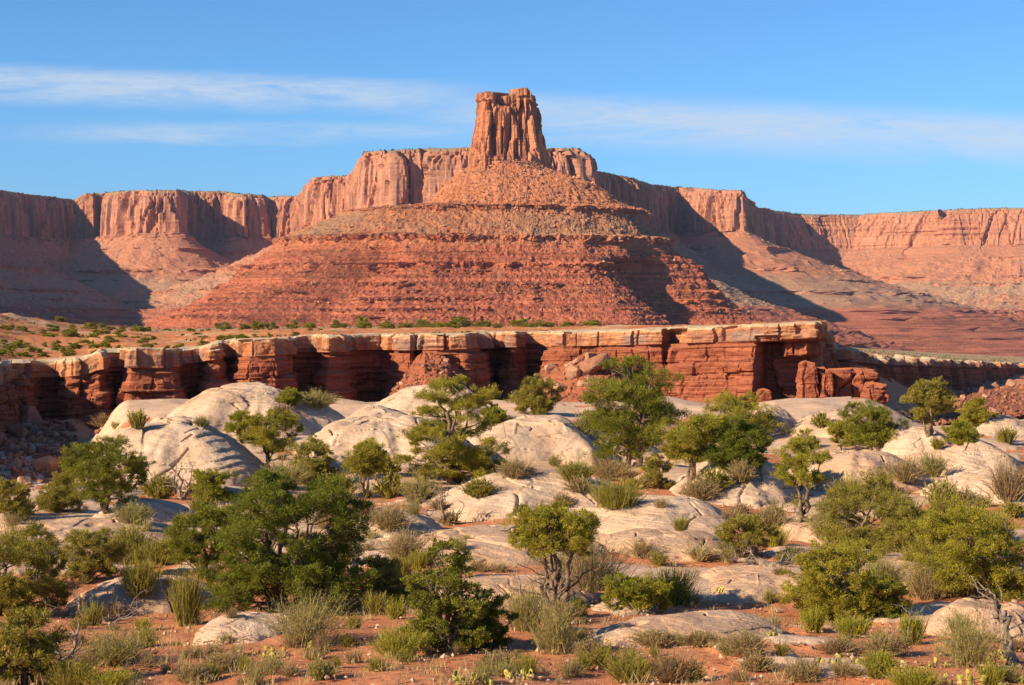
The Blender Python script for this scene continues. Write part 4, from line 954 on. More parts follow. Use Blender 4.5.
tree('juniper_tree', 'green', 962, 442, 40, 19, 'low bright green cushion of juniper right of the rounded cream hump', ncl=20, clr=.17, base_h=.0, low=True, stems=2)
tree('juniper_tree', 'juniper', 270, 470, 66, 62, 'windswept juniper with a bare forked trunk between the two pale domes', ncl=30, clr=.14, open_=.3, base_h=.2, bare=4, lean=.05)
tree('juniper_tree', 'green', 243, 444, 34, 36, 'little green juniper leaning left of the windswept one beneath the broad dome', ncl=20, clr=.18, base_h=.05, stems=2)
tree('juniper_tree', 'green', 290, 404, 26, 14, 'tiny green juniper growing on the right flank of the broad smooth dome', ncl=14, clr=.22, base_h=.0, low=True, stems=2)
tree('juniper_tree', 'olive', 313, 484, 54, 48, 'dull olive juniper below the small cream knob', ncl=34, clr=.15, base_h=.0, low=True, bare=3)
tree('juniper_tree', 'juniper', 366, 491, 52, 54, 'round topped juniper with a thin trunk left of the spreading juniper', ncl=32, clr=.16, base_h=.2, open_=.1, bare=4)
tree('pinyon_tree', 'pinyon', 106, 512, 92, 76, 'wide green pinyon below the layered beehive dome', ncl=56, clr=.12, base_h=.05, open_=.15, bare=2)
tree('juniper_tree', 'olive', 62, 512, 50, 46, 'olive juniper joined to the left side of the wide green pinyon', ncl=28, clr=.16, base_h=.0, low=True)
tree('juniper_tree', 'olive', 10, 520, 46, 44, 'olive juniper cut by the left edge beneath the shaded rubble', ncl=28, clr=.17, base_h=.0, low=True)
tree('juniper_tree', 'green', 212, 500, 46, 34, 'low bright green juniper at the foot of the beehive dome', ncl=24, clr=.17, base_h=.0, low=True)
tree('pinyon_tree', 'pinyon', 200, 578, 84, 78, 'pinyon with open lower boughs on the left side of the largest tree', ncl=50, clr=.12, base_h=.1, open_=.2)
tree('pinyon_tree', 'dark', 292, 610, 180, 140, 'largest tree of all, a massive dark pinyon with dense low boughs', ncl=120, clr=.088, base_h=.0, low=True, stems=5, dens=1.15, cx=.0, bare=4)
tree('juniper_tree', 'olive', 378, 598, 62, 46, 'low olive juniper filling the right skirt of the massive dark pinyon', ncl=26, clr=.17, base_h=.0, low=True)
tree('pinyon_tree', 'pinyon', 447, 652, 104, 118, 'bushy mid green pinyon standing in front of the red sand, centre left', ncl=74, clr=.105, base_h=.0, low=True, open_=.2, dens=.9)
tree('pinyon_tree', 'dark', 488, 648, 62, 62, 'darker drooping pinyon growing against the right of the bushy mid green one', ncl=30, clr=.15, base_h=.0, low=True, open_=.2)
tree('juniper_tree', 'juniper', 556, 606, 92, 102, 'bright juniper whose rounded crown stands above bare spreading lower branches', ncl=40, clr=.13, base_h=.42, bare=14, stems=5)
tree('juniper_tree', 'juniper', 838, 620, 112, 76, 'dense rounded juniper above the yellow-green brush on the right', ncl=70, clr=.115, base_h=.0, low=True, bare=4)
tree('pinyon_tree', 'pinyon', 880, 616, 56, 44, 'dark green pinyon skirt at the right foot of the dense rounded juniper', ncl=26, clr=.17, base_h=.0, low=True)
tree('juniper_tree', 'olive', 24, 614, 104, 92, 'large olive juniper at the left edge above the bare dark branches', ncl=60, clr=.12, base_h=.0, low=True, bare=4)
tree('juniper_tree', 'olive', 92, 580, 62, 56, 'greyish olive juniper right of the large one at the left edge', ncl=36, clr=.15, base_h=.0, low=True, bare=6)
tree('juniper_tree', 'olive', 20, 684, 84, 84, 'dark gnarled juniper in the bottom left corner', ncl=40, clr=.14, base_h=.0, low=True, open_=.25, bare=9)
tree('pinyon_tree', 'juniper', 978, 596, 140, 100, 'broad green pinyon on a leaning trunk at the right edge', ncl=84, clr=.10, base_h=.0, low=True, open_=.22, stems=5, bare=5)
tree('juniper_tree', 'olive', 868, 548, 86, 78, 'loose olive juniper up the slope from the dense rounded juniper', ncl=44, clr=.135, base_h=.0, low=True, open_=.25, bare=6)
tree('juniper_tree', 'olive', 912, 560, 62, 60, 'thin olive juniper between the loose olive one and the broad green pinyon', ncl=30, clr=.15, base_h=.0, low=True, open_=.25, bare=5)
tree('juniper_tree', 'olive', 745, 560, 60, 52, 'sprawling olive juniper over the dark fallen log', ncl=26, clr=.15, base_h=.1, open_=.25, bare=9)
tree('juniper_tree', 'green', 638, 606, 62, 34, 'low spreading green juniper next to the yellow-green brush by the small rock step', ncl=30, clr=.15, base_h=.0, low=True)
tree('juniper_tree', 'olive', 660, 488, 36, 36, 'small olive juniper under the lower right boughs of the tall dense pinyon', ncl=18, clr=.18, base_h=.0, low=True)
tree('juniper_tree', 'olive', 488, 420, 26, 22, 'small olive juniper half hidden behind the spreading juniper crown', ncl=14, clr=.2, base_h=.0, low=True, stems=2)

# ---------------------------------------------------------------- shrubs with a look of their own
S_ = [
 ('sage', 306, 646, 92, 62, 'big grey-green feathery bush below the massive dark pinyon'),
 ('sage', 116, 664, 74, 40, 'rounded sage bush on red sand in the lower left'),
 ('grey', 222, 674, 46, 24, 'low grey shrub on the open red sand below the smooth slab'),
 ('grey', 193, 684, 34, 22, 'grey shrub cut by the bottom edge left of the open sand'),
 ('sage', 321, 679, 30, 20, 'small lone sage tuft on bare red sand below the feathery bush'),
 ('ephedra', 186, 626, 38, 62, 'tall thin broom bush with upright green stems below the largest tree'),
 ('yellow', 400, 658, 66, 32, 'bright yellow-green brush at the left foot of the bushy mid green pinyon'),
 ('grey', 498, 674, 40, 24, 'grey brown shrub beside prickly pear in the bottom middle'),
 ('sage', 556, 654, 54, 52, 'spiky pale grey bush right of the drooping pinyon'),
 ('grey', 592, 662, 34, 24, 'brownish shrub at the right foot of the spiky pale bush'),
 ('sage', 526, 632, 56, 52, 'dark grey-green bush under the bare branches of the bright juniper'),
 ('grey', 590, 590, 92, 58, 'wide grey twiggy brush spreading right of the bright juniper'),
 ('yellow', 672, 604, 56, 40, 'yellow-green brush above the small rock step with prickly pear'),
 ('ephedra', 630, 684, 60, 34, 'olive and yellow bush at the bottom edge right of the middle'),
 ('brown', 670, 684, 58, 38, 'pale twiggy dead bush at the bottom edge right of the middle'),
 ('green', 578, 618, 18, 20, 'tiny vivid green bush right of the bare juniper branches'),
 ('grey', 655, 646, 46, 18, 'low grey shrub on the front edge of the thin brown slab'),
 ('grey', 700, 646, 36, 16, 'flat grey shrub beside the thin brown slab'),
 ('grey', 745, 656, 52, 28, 'grey brown shrub in a row on red sand, largest one between slab and corner'),
 ('grey', 758, 672, 34, 20, 'grey brown shrub just below the largest of the row'),
 ('grey', 803, 682, 42, 26, 'grey brown shrub near the bottom edge under the round juniper'),
 ('brown', 836, 656, 34, 18, 'pale brown shrub behind the prickly pear patch'),
 ('grey', 884, 656, 44, 24, 'pale grey shrub between yellow brush and the corner sage bush'),
 ('yellow', 852, 638, 42, 24, 'yellow-green brush at the foot of the dense rounded juniper'),
 ('yellow', 814, 632, 26, 24, 'small yellow-green brush on the left foot of the rounded juniper'),
 ('yellow', 911, 645, 28, 34, 'upright yellow-green brush with a bare dry stalk beside it'),
 ('yellow', 880, 674, 38, 24, 'yellow-green brush among the prickly pear at the lower right'),
 ('yellow', 914, 690, 60, 24, 'bright yellow-green brush cut by the bottom edge at the lower right'),
 ('sage', 970, 668, 74, 60, 'large round sage bush in the lower right corner area'),
 ('ephedra', 616, 508, 64, 32, 'grassy green broom bush lying over the left end of the pink-cream whaleback'),
 ('grey', 612, 482, 50, 26, 'grey shrub behind the grassy broom bush on the whaleback'),
 ('grey', 515, 478, 40, 20, 'grey shrub in the shade strip right of the spreading juniper'),
 ('yellow', 108, 688, 70, 20, 'yellow-green brush along the bottom edge at the left'),
 ('ephedra', 70, 690, 60, 36, 'olive broom bush at the bottom edge beside the gnarled juniper'),
 ('grey', 930, 600, 62, 44, 'dark grey bush in the shade under the broad green pinyon'),
 ('olive', 935, 570, 60, 44, 'dull olive bush behind the leaning trunk of the broad pinyon'),
 ('ephedra', 850, 510, 50, 36, 'grey-green broom bush over the right end of the crossed pinkish slab'),
 ('grey', 820, 602, 44, 40, 'grey twiggy bush in front of the round juniper, left side'),
 ('brown', 1010, 500, 50, 44, 'bare brown twiggy bush over the pale shelf at the right edge'),
 ('grey', 742, 482, 30, 24, 'grey shrub at the foot of the steep pale wedge'),
 ('grey', 768, 532, 40, 26, 'pale grey shrub left of the twisted juniper trunk'),
 ('grey', 905, 482, 40, 26, 'grey shrub on the right end of the pinkish slab'),
 ('sage', 932, 478, 34, 26, 'sage bush between the pinkish slab and the lumpy shelf'),
 ('olive', 160, 565, 40, 30, 'olive bush between the flat slab and the big pinyon'),
 ('sage', 134, 524, 44, 22, 'grey-green bush under the right side of the wide green pinyon'),
 ('grey', 330, 530, 40, 30, 'grey shrub behind the right shoulder of the massive dark pinyon'),
 ('grey', 390, 530, 44, 28, 'grey shrub in front of the round topped juniper'),
 ('brown', 362, 520, 34, 24, 'brown shrub at the foot of the round topped juniper'),
 ('olive', 480, 498, 36, 20, 'olive bush at the right root of the spreading juniper'),
 ('green', 496, 424, 22, 16, 'small green bush on the pale slab left of the lone round juniper'),
 ('sage', 318, 408, 40, 18, 'rounded grey bush on the right end of the broad smooth dome'),
 ('olive', 160, 500, 36, 26, 'dull bush among the bare twisted branches below the beehive dome'),
]
S_ += [
 ('olive', 985, 545, 70, 46, 'dense olive bush behind the crown of the broad green pinyon'),
 ('ephedra', 900, 532, 54, 40, 'grassy olive broom bush right of the loose olive juniper'),
 ('sage', 828, 540, 46, 36, 'grey-green bush between the twisted juniper and the loose olive one'),
 ('olive', 950, 524, 50, 30, 'olive bush on the upper left of the broad green pinyon'),
 ('ephedra', 140, 596, 50, 40, 'olive broom bush over the back of the low pale whaleback'),
 ('olive', 128, 560, 52, 40, 'olive bush right of the greyish olive juniper on the left'),
 ('grey', 405, 560, 50, 34, 'grey bush in the gap right of the massive dark pinyon'),
 ('sage', 285, 490, 50, 34, 'grey-green bush below the windswept juniper'),
 ('olive', 340, 500, 40, 30, 'olive bush between the dull olive juniper and the round topped one'),
 ('sage', 420, 500, 44, 24, 'grey-green bush left of the root of the spreading juniper'),
 ('ephedra', 575, 482, 40, 22, 'broom bush on the far side of the wide cracked whaleback'),
 ('grey', 700, 500, 44, 26, 'grey bush at the right end of the pink-cream whaleback'),
 ('sage', 880, 590, 44, 40, 'sage bush behind the right side of the dense rounded juniper'),
 ('olive', 10, 560, 50, 34, 'olive bush cut by the left edge above the large olive juniper'),
 ('grey', 560, 624, 50, 26, 'grey bush in the shade of the bright juniper, right of its foot'),
 ('straw', 700, 560, 40, 16, 'broad straw-coloured grass patch in front of the fallen log'),
 ('straw', 412, 640, 30, 22, 'straw-coloured grass behind the bright yellow brush'),
 ('yellow', 62, 500, 30, 20, 'yellow-green brush under the olive juniper left of the wide green pinyon'),
]
for i, (k, x, y, w, h, lab) in enumerate(S_): shrub(k, x, y, w, h, lab)

# many small ones that nothing tells apart: copies of a few prototypes
rng = np.random.default_rng(5)
def proto(kind, W, H, seed, px):
    mk, op = SH[kind]; op = dict(op); op['stems'] = int(op['stems'] * .42); op['leaf'] = int(op['leaf'] * .9)
    T, L = shrub_mesh(kind, W, H, seed, px, **op); return T.mesh('stems'), L.mesh('foliage'), mk
PR = {}
def small_shrub(kind, x, y, wpx, label, group, first={}):
    b = hit(x, y)
    if b is None: return
    px = b.y / F; far = b.y > 75
    key = (kind, far, rng.integers(3))
    if key not in PR: PR[key] = proto(kind, 1.0, .62 if kind in ('grey', 'brown') else .8, 300 + len(PR) * 11, .055 if far else .03)
    me1, me2, mk = PR[key]
    o = thing(SN[kind], label, 'shrub' if kind != 'straw' else 'grass tuft', (b.x, b.y, b.z - .02), group)
    s = wpx * px; o.scale = (s, s, s * rng.uniform(.8, 1.2)); o.rotation_euler.z = rng.uniform(0, 6.28)
    for nm, me, m in (('stems', me1, M['dead']), ('foliage', me2, LM[mk])):
        c = bpy.data.objects.new(nm, me); col.objects.link(c); c.parent = o
        if not me.materials: me.materials.append(m)
placed = []
GL = {'grey': ('small grey shrub dotted over the slickrock and red sand', 'small grey shrubs'), 'sage': ('small grey-green sage dotted between the rocks', 'small sage bushes'), 'brown': ('small dry brown shrub on the sandy ground', 'small dry shrubs'),
      'straw': ('small tuft of straw-coloured grass on the sand', 'dry grass tufts'), 'olive': ('small olive bush between the pale slabs', 'small olive bushes'), 'yellow': ('small yellow-green brush on the sand', 'small yellow-green brush'), 'ephedra': ('small green broom bush among the slabs', 'small broom bushes')}
cnt = 0
while cnt < 290:
    x = rng.uniform(-5, 1030); y = 412 + 273 * rng.beta(1.15, 1.0)
    if x < 75 and y < 500: continue
    hh = hit(x, y)
    if hh is None or hh.y > 195: continue
    on_rock = rockmask(hh.x, hh.y) > .6
    ndom = any((b.ray_cast(Vector((hh.x, hh.y, hh.z + 1)), Vector((0, 0, -1)), 1.3)[0] is not None) for b in BVHS[1:])
    if (ndom and rng.random() < (.94 if y < 500 else .75)) or (on_rock and rng.random() < .4): continue
    if y > 590 and rng.random() < .55: continue
    wp = float(np.interp(y, [410, 500, 600, 680], [17, 25, 26, 26])) * rng.uniform(.6, 1.35)
    if any(math.hypot((x - q[0]), (y - q[1]) * 2) < (wp + q[2]) * .27 for q in placed): continue
    placed.append((x, y, wp)); k = str(rng.choice(['grey', 'sage', 'brown', 'straw', 'olive', 'yellow', 'ephedra'], p=[.25, .19, .1, .14, .19, .04, .09]))
    small_shrub(k, x, y, wp * (.6 if k == 'straw' else 1), *GL[k]); cnt += 1

# ---------------------------------------------------------------- bushes on the rim bench: one foliage mesh each
BR = []
for i in range(5):
    T, L = tree_meshes(1.0, .8, 71 + i, .07, ncl=14, clr=.2, base_h=0, low=True, stems=2, dens=.8); BR.append(L.mesh('rim_bush'))
for me in BR[:3]: me.materials.append(LM['olive'])
for me in BR[3:]: me.materials.append(LM['green'])
def bench_at(px, py):
    u, e = [float(v) for v in ray(px, py)]; Ys = np.linspace(float(rimY(u)) + 9.5, 1400, 3000); z = bench_z(np.full(3000, u), Ys) - .3
    k = np.where(z >= e * Ys)[0]
    y = float(Ys[k[0]]) if len(k) else float(rimY(u)) + 20
    return Vector((u * y, y, float(bench_z(np.array([u]), np.array([y]))[0]) - .35))
RIMB = [(60, 323, 10, 7), (86, 329, 9, 6), (101, 328, 8, 6), (135, 330, 8, 6), (146, 332, 12, 6), (11, 329, 7, 5), (25, 332, 6, 6), (3, 344, 8, 6), (18, 345, 10, 6), (50, 340, 16, 8), (70, 338, 20, 10), (92, 343, 16, 10), (57, 348, 10, 9), (10, 354, 10, 8),
        (35, 353, 16, 7), (75, 350, 14, 8), (108, 344, 12, 8), (155, 346, 5, 4), (43, 357, 14, 5), (22, 357, 14, 6), (84, 346, 12, 7), (64, 353, 8, 6), (104, 336, 14, 7), (120, 333, 9, 5)]
RIMB += [(int(x), 327.6 + float(rng.uniform(-.6, 2.0)), float(rng.uniform(6, 15)), float(rng.uniform(3.5, 8))) for x in rng.uniform(150, 600, 62)]
RIMB += [(float(rng.uniform(-4, 150)), float(rng.uniform(328, 358)), float(rng.uniform(5, 15)), float(rng.uniform(3, 7))) for _ in range(56)]
RIMB += [(float(rng.uniform(130, 330)), float(rng.uniform(330, 340)), float(rng.uniform(4, 10)), float(rng.uniform(2, 5))) for _ in range(26)]
RIMB += [(362, 328, 12, 14), (258, 331, 13, 11), (245, 331, 12, 8), (294, 328, 8, 8), (460, 328, 20, 13), (452, 329, 16, 9), (519, 328, 20, 10), (482, 328, 18, 8), (337, 329, 10, 9), (568, 327.5, 12, 7), (590, 327.5, 22, 8), (385, 329, 14, 7), (430, 329, 14, 6), (405, 329, 16, 6)]
RIMB += [(int(x), 326 + float(rng.uniform(-.3, .8)), float(rng.uniform(4, 9)), float(rng.uniform(1.5, 3))) for x in rng.uniform(600, 740, 6)]
for i, (x, y, w, h) in enumerate(RIMB):
    b = bench_at(x, y); p = b.y / F
    o = bpy.data.objects.new('rim_bush', BR[i % 5]); col.objects.link(o); o.location = b; o.scale = (w * p, w * p, h * p / .8); o.rotation_euler.z = i * 1.7
    lf = x < 150
    tag(o, 'small green bush dotting the orange bench above the canyon wall at the left' if lf else 'small dark green bush in the line along the canyon rim below the butte', 'bush', 'bushes on the left bench' if lf else 'bushes along the canyon rim')

# ---------------------------------------------------------------- dead wood
def snag(foot, arms, label, name='dead_snag', seed=1, r0=.09):
    """foot pixel; arms: end offsets in pixels (dx, dy up, dz towards back) with base radius factor"""
    b = hit(*foot); p = b.y / F; rng = np.random.default_rng(seed); G = Geo()
    for (dx, dy, dz, k) in arms:
        e = np.array([dx * p, dz, dy * p]); n = 12; P = wander(rng, (0, 0, -.1), e, n, .13); tube(G, P, np.linspace(r0 * k, max(.008, p * .3), n), 7)
        for _ in range(7):
            j = rng.integers(3, n); q = P[j]; L = np.linalg.norm(e) * rng.uniform(.15, .4); e2 = q + np.array([rng.normal() * L, rng.normal() * L * .6, abs(rng.normal()) * L * .8])
            B = wander(rng, q, e2, 7, .16); tube(G, B, np.linspace(r0 * k * .4 * (1 - j / n) + p * .3, p * .2, 7), 5)
            for _ in range(2):
                m = rng.integers(3, 7); e3 = B[m] + rng.normal(0, 1, 3) * L * .35; tube(G, wander(rng, B[m], e3, 4, .1), np.linspace(p * .3, p * .14, 4), 4)
    o = link(name, G.mesh(name), M['dead']); o.location = b; tag(o, label, 'dead tree'); return o
snag((448, 525), [(-34, 22, .6, 1), (-6, 40, -.3, .9), (16, 18, .5, .8), (28, 4, .3, 1)], 'dead grey snag with forked branches above the cracked pale slab', seed=3, r0=.12)
snag((182, 500), [(-6, 36, .3, 1), (12, 34, -.3, .8), (-16, 22, .5, .7), (20, 20, .3, .7)], 'bare twisted dead tree in front of the beehive dome', seed=4, r0=.12)
snag((770, 566), [(-44, 8, .3, 1.2), (34, 14, .5, 1), (20, 4, -.5, 1), (-20, 16, .5, .6)], 'dark fallen log with broken branches under the sprawling olive juniper', 'fallen_log', seed=5, r0=.14)
snag((96, 622), [(34, 10, .5, 1), (-24, 26, .4, 1), (50, 4, .2, .8), (20, -6, -1, .8)], 'dark twisted dead branch lying beside the low pale whaleback', 'dead_branch', seed=6, r0=.10)
snag((1019, 664), [(-26, 74, 1.2, 1.3), (-14, 40, .8, 1.0)], 'crooked leaning bare trunk at the right edge below the broad pinyon', 'leaning_trunk', seed=7, r0=.10)
snag((62, 668), [(16, 52, .4, 1), (-22, 40, .4, .9), (22, 18, -.3, .7)], 'thin dark bare branches rising beside the gnarled corner juniper', seed=8, r0=.07)
snag((905, 655), [(8, 40, .2, .5), (-4, 24, 0, .4)], 'single thin dry stalk beside the upright yellow-green brush', 'dry_stalk', seed=9, r0=.035)
snag((540, 622), [(-24, 52, .4, .9), (-32, 32, -.4, .7), (22, 34, .4, .8), (6, 44, .2, .7)], 'bare brown branches fanning out beneath the bright juniper crown', seed=10, r0=.08)

# ---------------------------------------------------------------- prickly pears
def prickly(x, y, wpx, hpx, n, label, seed, group=None):
    b = hit(x, y); p = b.y / F; rng = np.random.default_rng(seed); root = thing('prickly_pear', label, 'cactus', (b.x, b.y, b.z), group)
    W, H = wpx * p, hpx * p; pw = min(.10, H * .32)
    np_ = 0; a = np.linspace(0, 2 * math.pi, 14, endpoint=False); ph = np.array([0, .45, .8, 1, .8, .45, 0]) ; th = np.array([-1, -.85, -.5, 0, .5, .85, 1]) * .12
    for i in range(n):
        c = np.array([rng.uniform(-.5, .5) * W, rng.uniform(-.5, .5) * W * .6, 0]); lv = rng.uniform(.2, 1)
        for lev in range(rng.integers(1, 3)):
            yaw = rng.uniform(0, math.pi); tilt = rng.normal(0, .6); s = pw * rng.uniform(.75, 1.15)
            R_ = np.array([[math.cos(yaw), -math.sin(yaw), 0], [math.sin(yaw), math.cos(yaw), 0], [0, 0, 1]]) @ np.array([[math.cos(tilt), 0, math.sin(tilt)], [0, 1, 0], [-math.sin(tilt), 0, math.cos(tilt)]])
            V = np.stack([np.stack([np.cos(a) * q * s * .5 * (1 + .12 * np.sin(a)), np.full(14, t_ * s), np.sin(a) * q * s * .62 + s * .55], 1) for q, t_ in zip(np.maximum(ph, .02), th)], 0)
            V = V.reshape(-1, 3) @ R_.T + c
            i_, j_ = np.meshgrid(np.arange(6), np.arange(14), indexing='ij'); j2 = (j_ + 1) % 14
            if np_ > 55: continue
            G = Geo(); np_ += 1; G.add(V, np.stack([i_ * 14 + j_, i_ * 14 + j2, (i_ + 1) * 14 + j2, (i_ + 1) * 14 + j_], -1).reshape(-1, 4), np.clip(lv + rng.normal(0, .15), 0, .92))
            link('pad', G.mesh('pad'), LM['pad'], root)
            c = c + R_ @ np.array([rng.normal(0, .25) * s, 0, s * .95])
    return root
for i, (x, y, w, h, n, lab) in enumerate([
 (272, 656, 34, 14, 16, 'prickly pear patch at the foot of the big feathery bush, left part'), (312, 650, 24, 13, 10, 'prickly pear clump under the front of the big feathery bush'),
 (478, 684, 50, 22, 26, 'large prickly pear patch at the bottom edge beside a grey brown shrub'), (82, 672, 24, 12, 9, 'prickly pear by the thin dark branches in the lower left'),
 (180, 646, 14, 9, 5, 'tiny prickly pear below the tall thin broom bush'), (228, 640, 22, 8, 8, 'small prickly pear on the edge of the smooth slab, lower left'),
 (655, 610, 34, 12, 14, 'prickly pear row around the small cream rock step'), (716, 592, 18, 9, 7, 'small prickly pear at the back of the flat pinkish slab'),
 (577, 676, 24, 7, 8, 'low prickly pear on red sand below the spiky pale bush'), (838, 664, 40, 14, 18, 'prickly pear patch in front of the pale brown shrub'),
 (890, 668, 36, 14, 16, 'prickly pear patch under the yellow-green brush and the bare stalk'), (980, 682, 80, 20, 34, 'wide prickly pear thicket in the lower right corner'),
 (1002, 660, 34, 20, 16, 'tall prickly pear beside the foot of the leaning bare trunk'), (935, 668, 30, 14, 12, 'prickly pear at the left foot of the large corner sage bush'), (520, 680, 26, 16, 12, 'prickly pear just right of the bottom grey brown shrub'),
 (778, 636, 26, 9, 9, 'low prickly pear beside the left foot of the rounded juniper')]): prickly(x, y, w, h, n, lab, 50 + i)

# ---------------------------------------------------------------- boulders
def rubble_mat(name, a, b, c):
    m, t, bs = new_mat(name); oi = t.node('ShaderNodeObjectInfo').outputs['Random']; g = t.node('ShaderNodeNewGeometry').outputs['Position']
    n = t.noise(g, 1.6, 5, .65); col_ = t.mix(t.math('MULTIPLY', oi, 1.0), a + (1,), b + (1,)); col_ = t.mix(t.rng(n, .45, .7), col_, c + (1,)); t.l.new(col_, bs.inputs['Base Color']); bump(t, bs, n, .7, .15); return m
M['rubble'] = rubble_mat('fallen_block_rock', (0.27, 0.105, 0.06), (0.47, 0.27, 0.16), (0.22, 0.10, 0.065))
import bmesh
def block_mesh(seed):
    r = np.random.default_rng(seed); bm = bmesh.new()
    for _ in range(22):
        v = r.uniform(-1, 1, 3); v = np.sign(v) * np.abs(v) ** .55; bm.verts.new(v * (.5, .42, .36))
    bmesh.ops.convex_hull(bm, input=bm.verts); bmesh.ops.delete(bm, geom=[v for v in bm.verts if not v.link_faces], context='VERTS')
    bmesh.ops.bevel(bm, geom=list(bm.edges), offset=.025, segments=1, affect='EDGES')
    me = bpy.data.meshes.new('boulder'); bm.to_mesh(me); bm.free(); me.materials.append(M['rubble']); return me
BLK = [block_mesh(i) for i in range(12)]
def all_cast(x, y, z=40):
    best = None
    for b in BVHS:
        r = b.ray_cast(Vector((x, y, z)), Vector((0, 0, -1)), 200)
        if r[0] is not None and (best is None or r[0].z > best): best = r[0].z
    return best if best is not None else -20
def boulder(loc, s, i, label, group, sq=1.0):
    o = bpy.data.objects.new('boulder', BLK[i % 12]); col.objects.link(o); r = np.random.default_rng(i * 7 + 3)
    o.location = loc; o.rotation_euler = (r.normal(0, .35), r.normal(0, .35), r.uniform(0, 6.28)); o.scale = (s, s * r.uniform(.7, 1), s * r.uniform(.7, 1.1) * sq); tag(o, label, 'boulder', group); return o
# debris aprons (what carries the boulders)
def apron(name, pts, label, seed, mat):
    """pts: grid of (px, py, Y) rows from top to bottom"""
    A = np.array([[tuple(at(px, py, Y)) for px, py, Y in row] for row in pts])      # (r, c, 3)
    nr, nc = 140, 220
    def interp(a, n, ax):
        k = a.shape[ax]; t = np.linspace(0, k - 1, n); i = np.clip(t.astype(int), 0, k - 2); f = t - i; f = f * f * (3 - 2 * f) * .4 + f * .6
        f = f.reshape([-1 if d == ax else 1 for d in range(3)]); return np.take(a, i, ax) * (1 - f) + np.take(a, i + 1, ax) * f
    G = interp(interp(A, nr, 0), nc, 1); X, Y, Z = G[..., 0], G[..., 1], G[..., 2]
    w, i = worley(X / 1.1, Y / 1.1, seed); Z = Z + fbm(X / 5, Y / 5, 0, seed, 4, .6) * .9 + (i - .5) * .4 - .3 * np.exp(-(w / .1) ** 2)
    V = np.stack([X, Y, Z], -1); Fq = grid_faces(nr, nc)
    o = link(name, raw_mesh(name, V.reshape(-1, 3), Fq, attrs={'dep': np.full(Z.size, 12.), 'rock': np.zeros(Z.size), 'bench': np.ones(Z.size) * 0, 'far': np.zeros(Z.size)}), M[mat]); tag(o, label, 'slope', kind='structure')
    b = bvh_of(V.reshape(-1, 3), Fq); return b
AP1 = apron('rubble_slope', [[(505, 392, 300), (545, 372, 297), (585, 352, 293), (602, 350, 292), (640, 380, 289), (690, 398, 287)], [(500, 405, 288), (545, 396, 284), (585, 385, 280), (610, 384, 280), (650, 400, 280), (690, 410, 281)], [(500, 420, 272), (545, 418, 268), (590, 415, 264), (620, 415, 264), (650, 420, 268), (690, 425, 272)]], 'red debris slope below the canyon rim behind the pinyons', 801, 'cliff')
AP2 = apron('rubble_slope', [[(380, 400, 296), (405, 372, 292), (425, 352, 289), (445, 356, 289), (480, 385, 291)], [(370, 425, 270), (400, 408, 268), (425, 398, 266), (450, 398, 266), (490, 420, 270)]], 'short debris cone below the canyon rim behind the spreading juniper', 811, 'cliff')
AP3 = apron('rubble_slope', [[(885, 408, 640), (925, 401, 740), (960, 393, 860), (1000, 386, 1000), (1060, 381, 1150)], [(880, 420, 420), (930, 413, 460), (965, 408, 500), (1010, 402, 540), (1060, 400, 560)], [(880, 436, 250), (930, 426, 262), (965, 420, 270), (1010, 416, 275), (1070, 414, 280)]], 'boulder strewn slope under the far canyon rim at the right', 821, 'cliff')
def drop(bv, px, py):
    u, e = ray(px, py); r = bv.ray_cast(Vector((0, 0, 0)), Vector((float(u), 1, float(e))).normalized(), 3000); return r[0]
bi = 0
EXTRA = []
def field(bv, quad, n, smin, smax, label, group, seed, stuff=False):
    global bi
    r = np.random.default_rng(seed)
    for _ in range(n):
        a, b = r.random(2); (x0, y0), (x1, y1), (x2, y2), (x3, y3) = quad
        px = (x0 * (1 - a) + x1 * a) * (1 - b) + (x3 * (1 - a) + x2 * a) * b; py = (y0 * (1 - a) + y1 * a) * (1 - b) + (y3 * (1 - a) + y2 * a) * b
        h = drop(bv, px, py)
        if h is None: continue
        s = (smin + (smax - smin) * r.random() ** 3) * h.y / F; 
        if stuff: EXTRA.append((h.x, h.y, h.z + s * .1, s))
        else: boulder(h + Vector((0, 0, s * .12)), s, bi, label, group); bi += 1
L1 = 'tan block in the rockfall pile below the canyon rim behind the pinyons'
field(AP1, [(520, 378), (585, 352), (610, 380), (545, 400)], 40, 5, 17, L1, 'rockfall blocks under the rim', 21)
field(AP1, [(590, 360), (650, 388), (660, 400), (560, 400)], 12, 3, 8, L1, 'rockfall blocks under the rim', 22)
h = drop(AP1, 596, 372); boulder(h + Vector((0, 0, 1.6)), 5.2, 3, 'largest fallen tan block, tilted at the top of the rockfall pile', None); h = drop(AP1, 573, 376); boulder(h + Vector((0, 0, .6)), 3.2, 5, 'second largest fallen block, just left of the largest one', None)
field(AP2, [(395, 372), (450, 360), (470, 395), (385, 400)], 26, 3, 10, 'pale block in the short debris cone behind the spreading juniper', 'blocks of the short debris cone', 23)
field(AP3, [(925, 392), (1030, 370), (1030, 420), (885, 425)], 50, 5, 13, 'reddish block strewn on the boulder slope at the right', 'blocks of the right boulder slope', 24)
field(AP3, [(955, 372), (1025, 368), (1025, 392), (930, 400)], 34, 6, 16, 'reddish block strewn on the boulder slope at the right', 'blocks of the right boulder slope', 25)
field(GB, [(-8, 398), (40, 425), (84, 488), (-8, 490)], 74, 8, 18, 'brownish block in the shaded rubble at the left edge', 'blocks of the left rubble', 26)
field(GB, [(-8, 400), (60, 440), (60, 480), (-8, 470)], 20, 14, 34, 'brownish block in the shaded rubble at the left edge', 'blocks of the left rubble', 27)
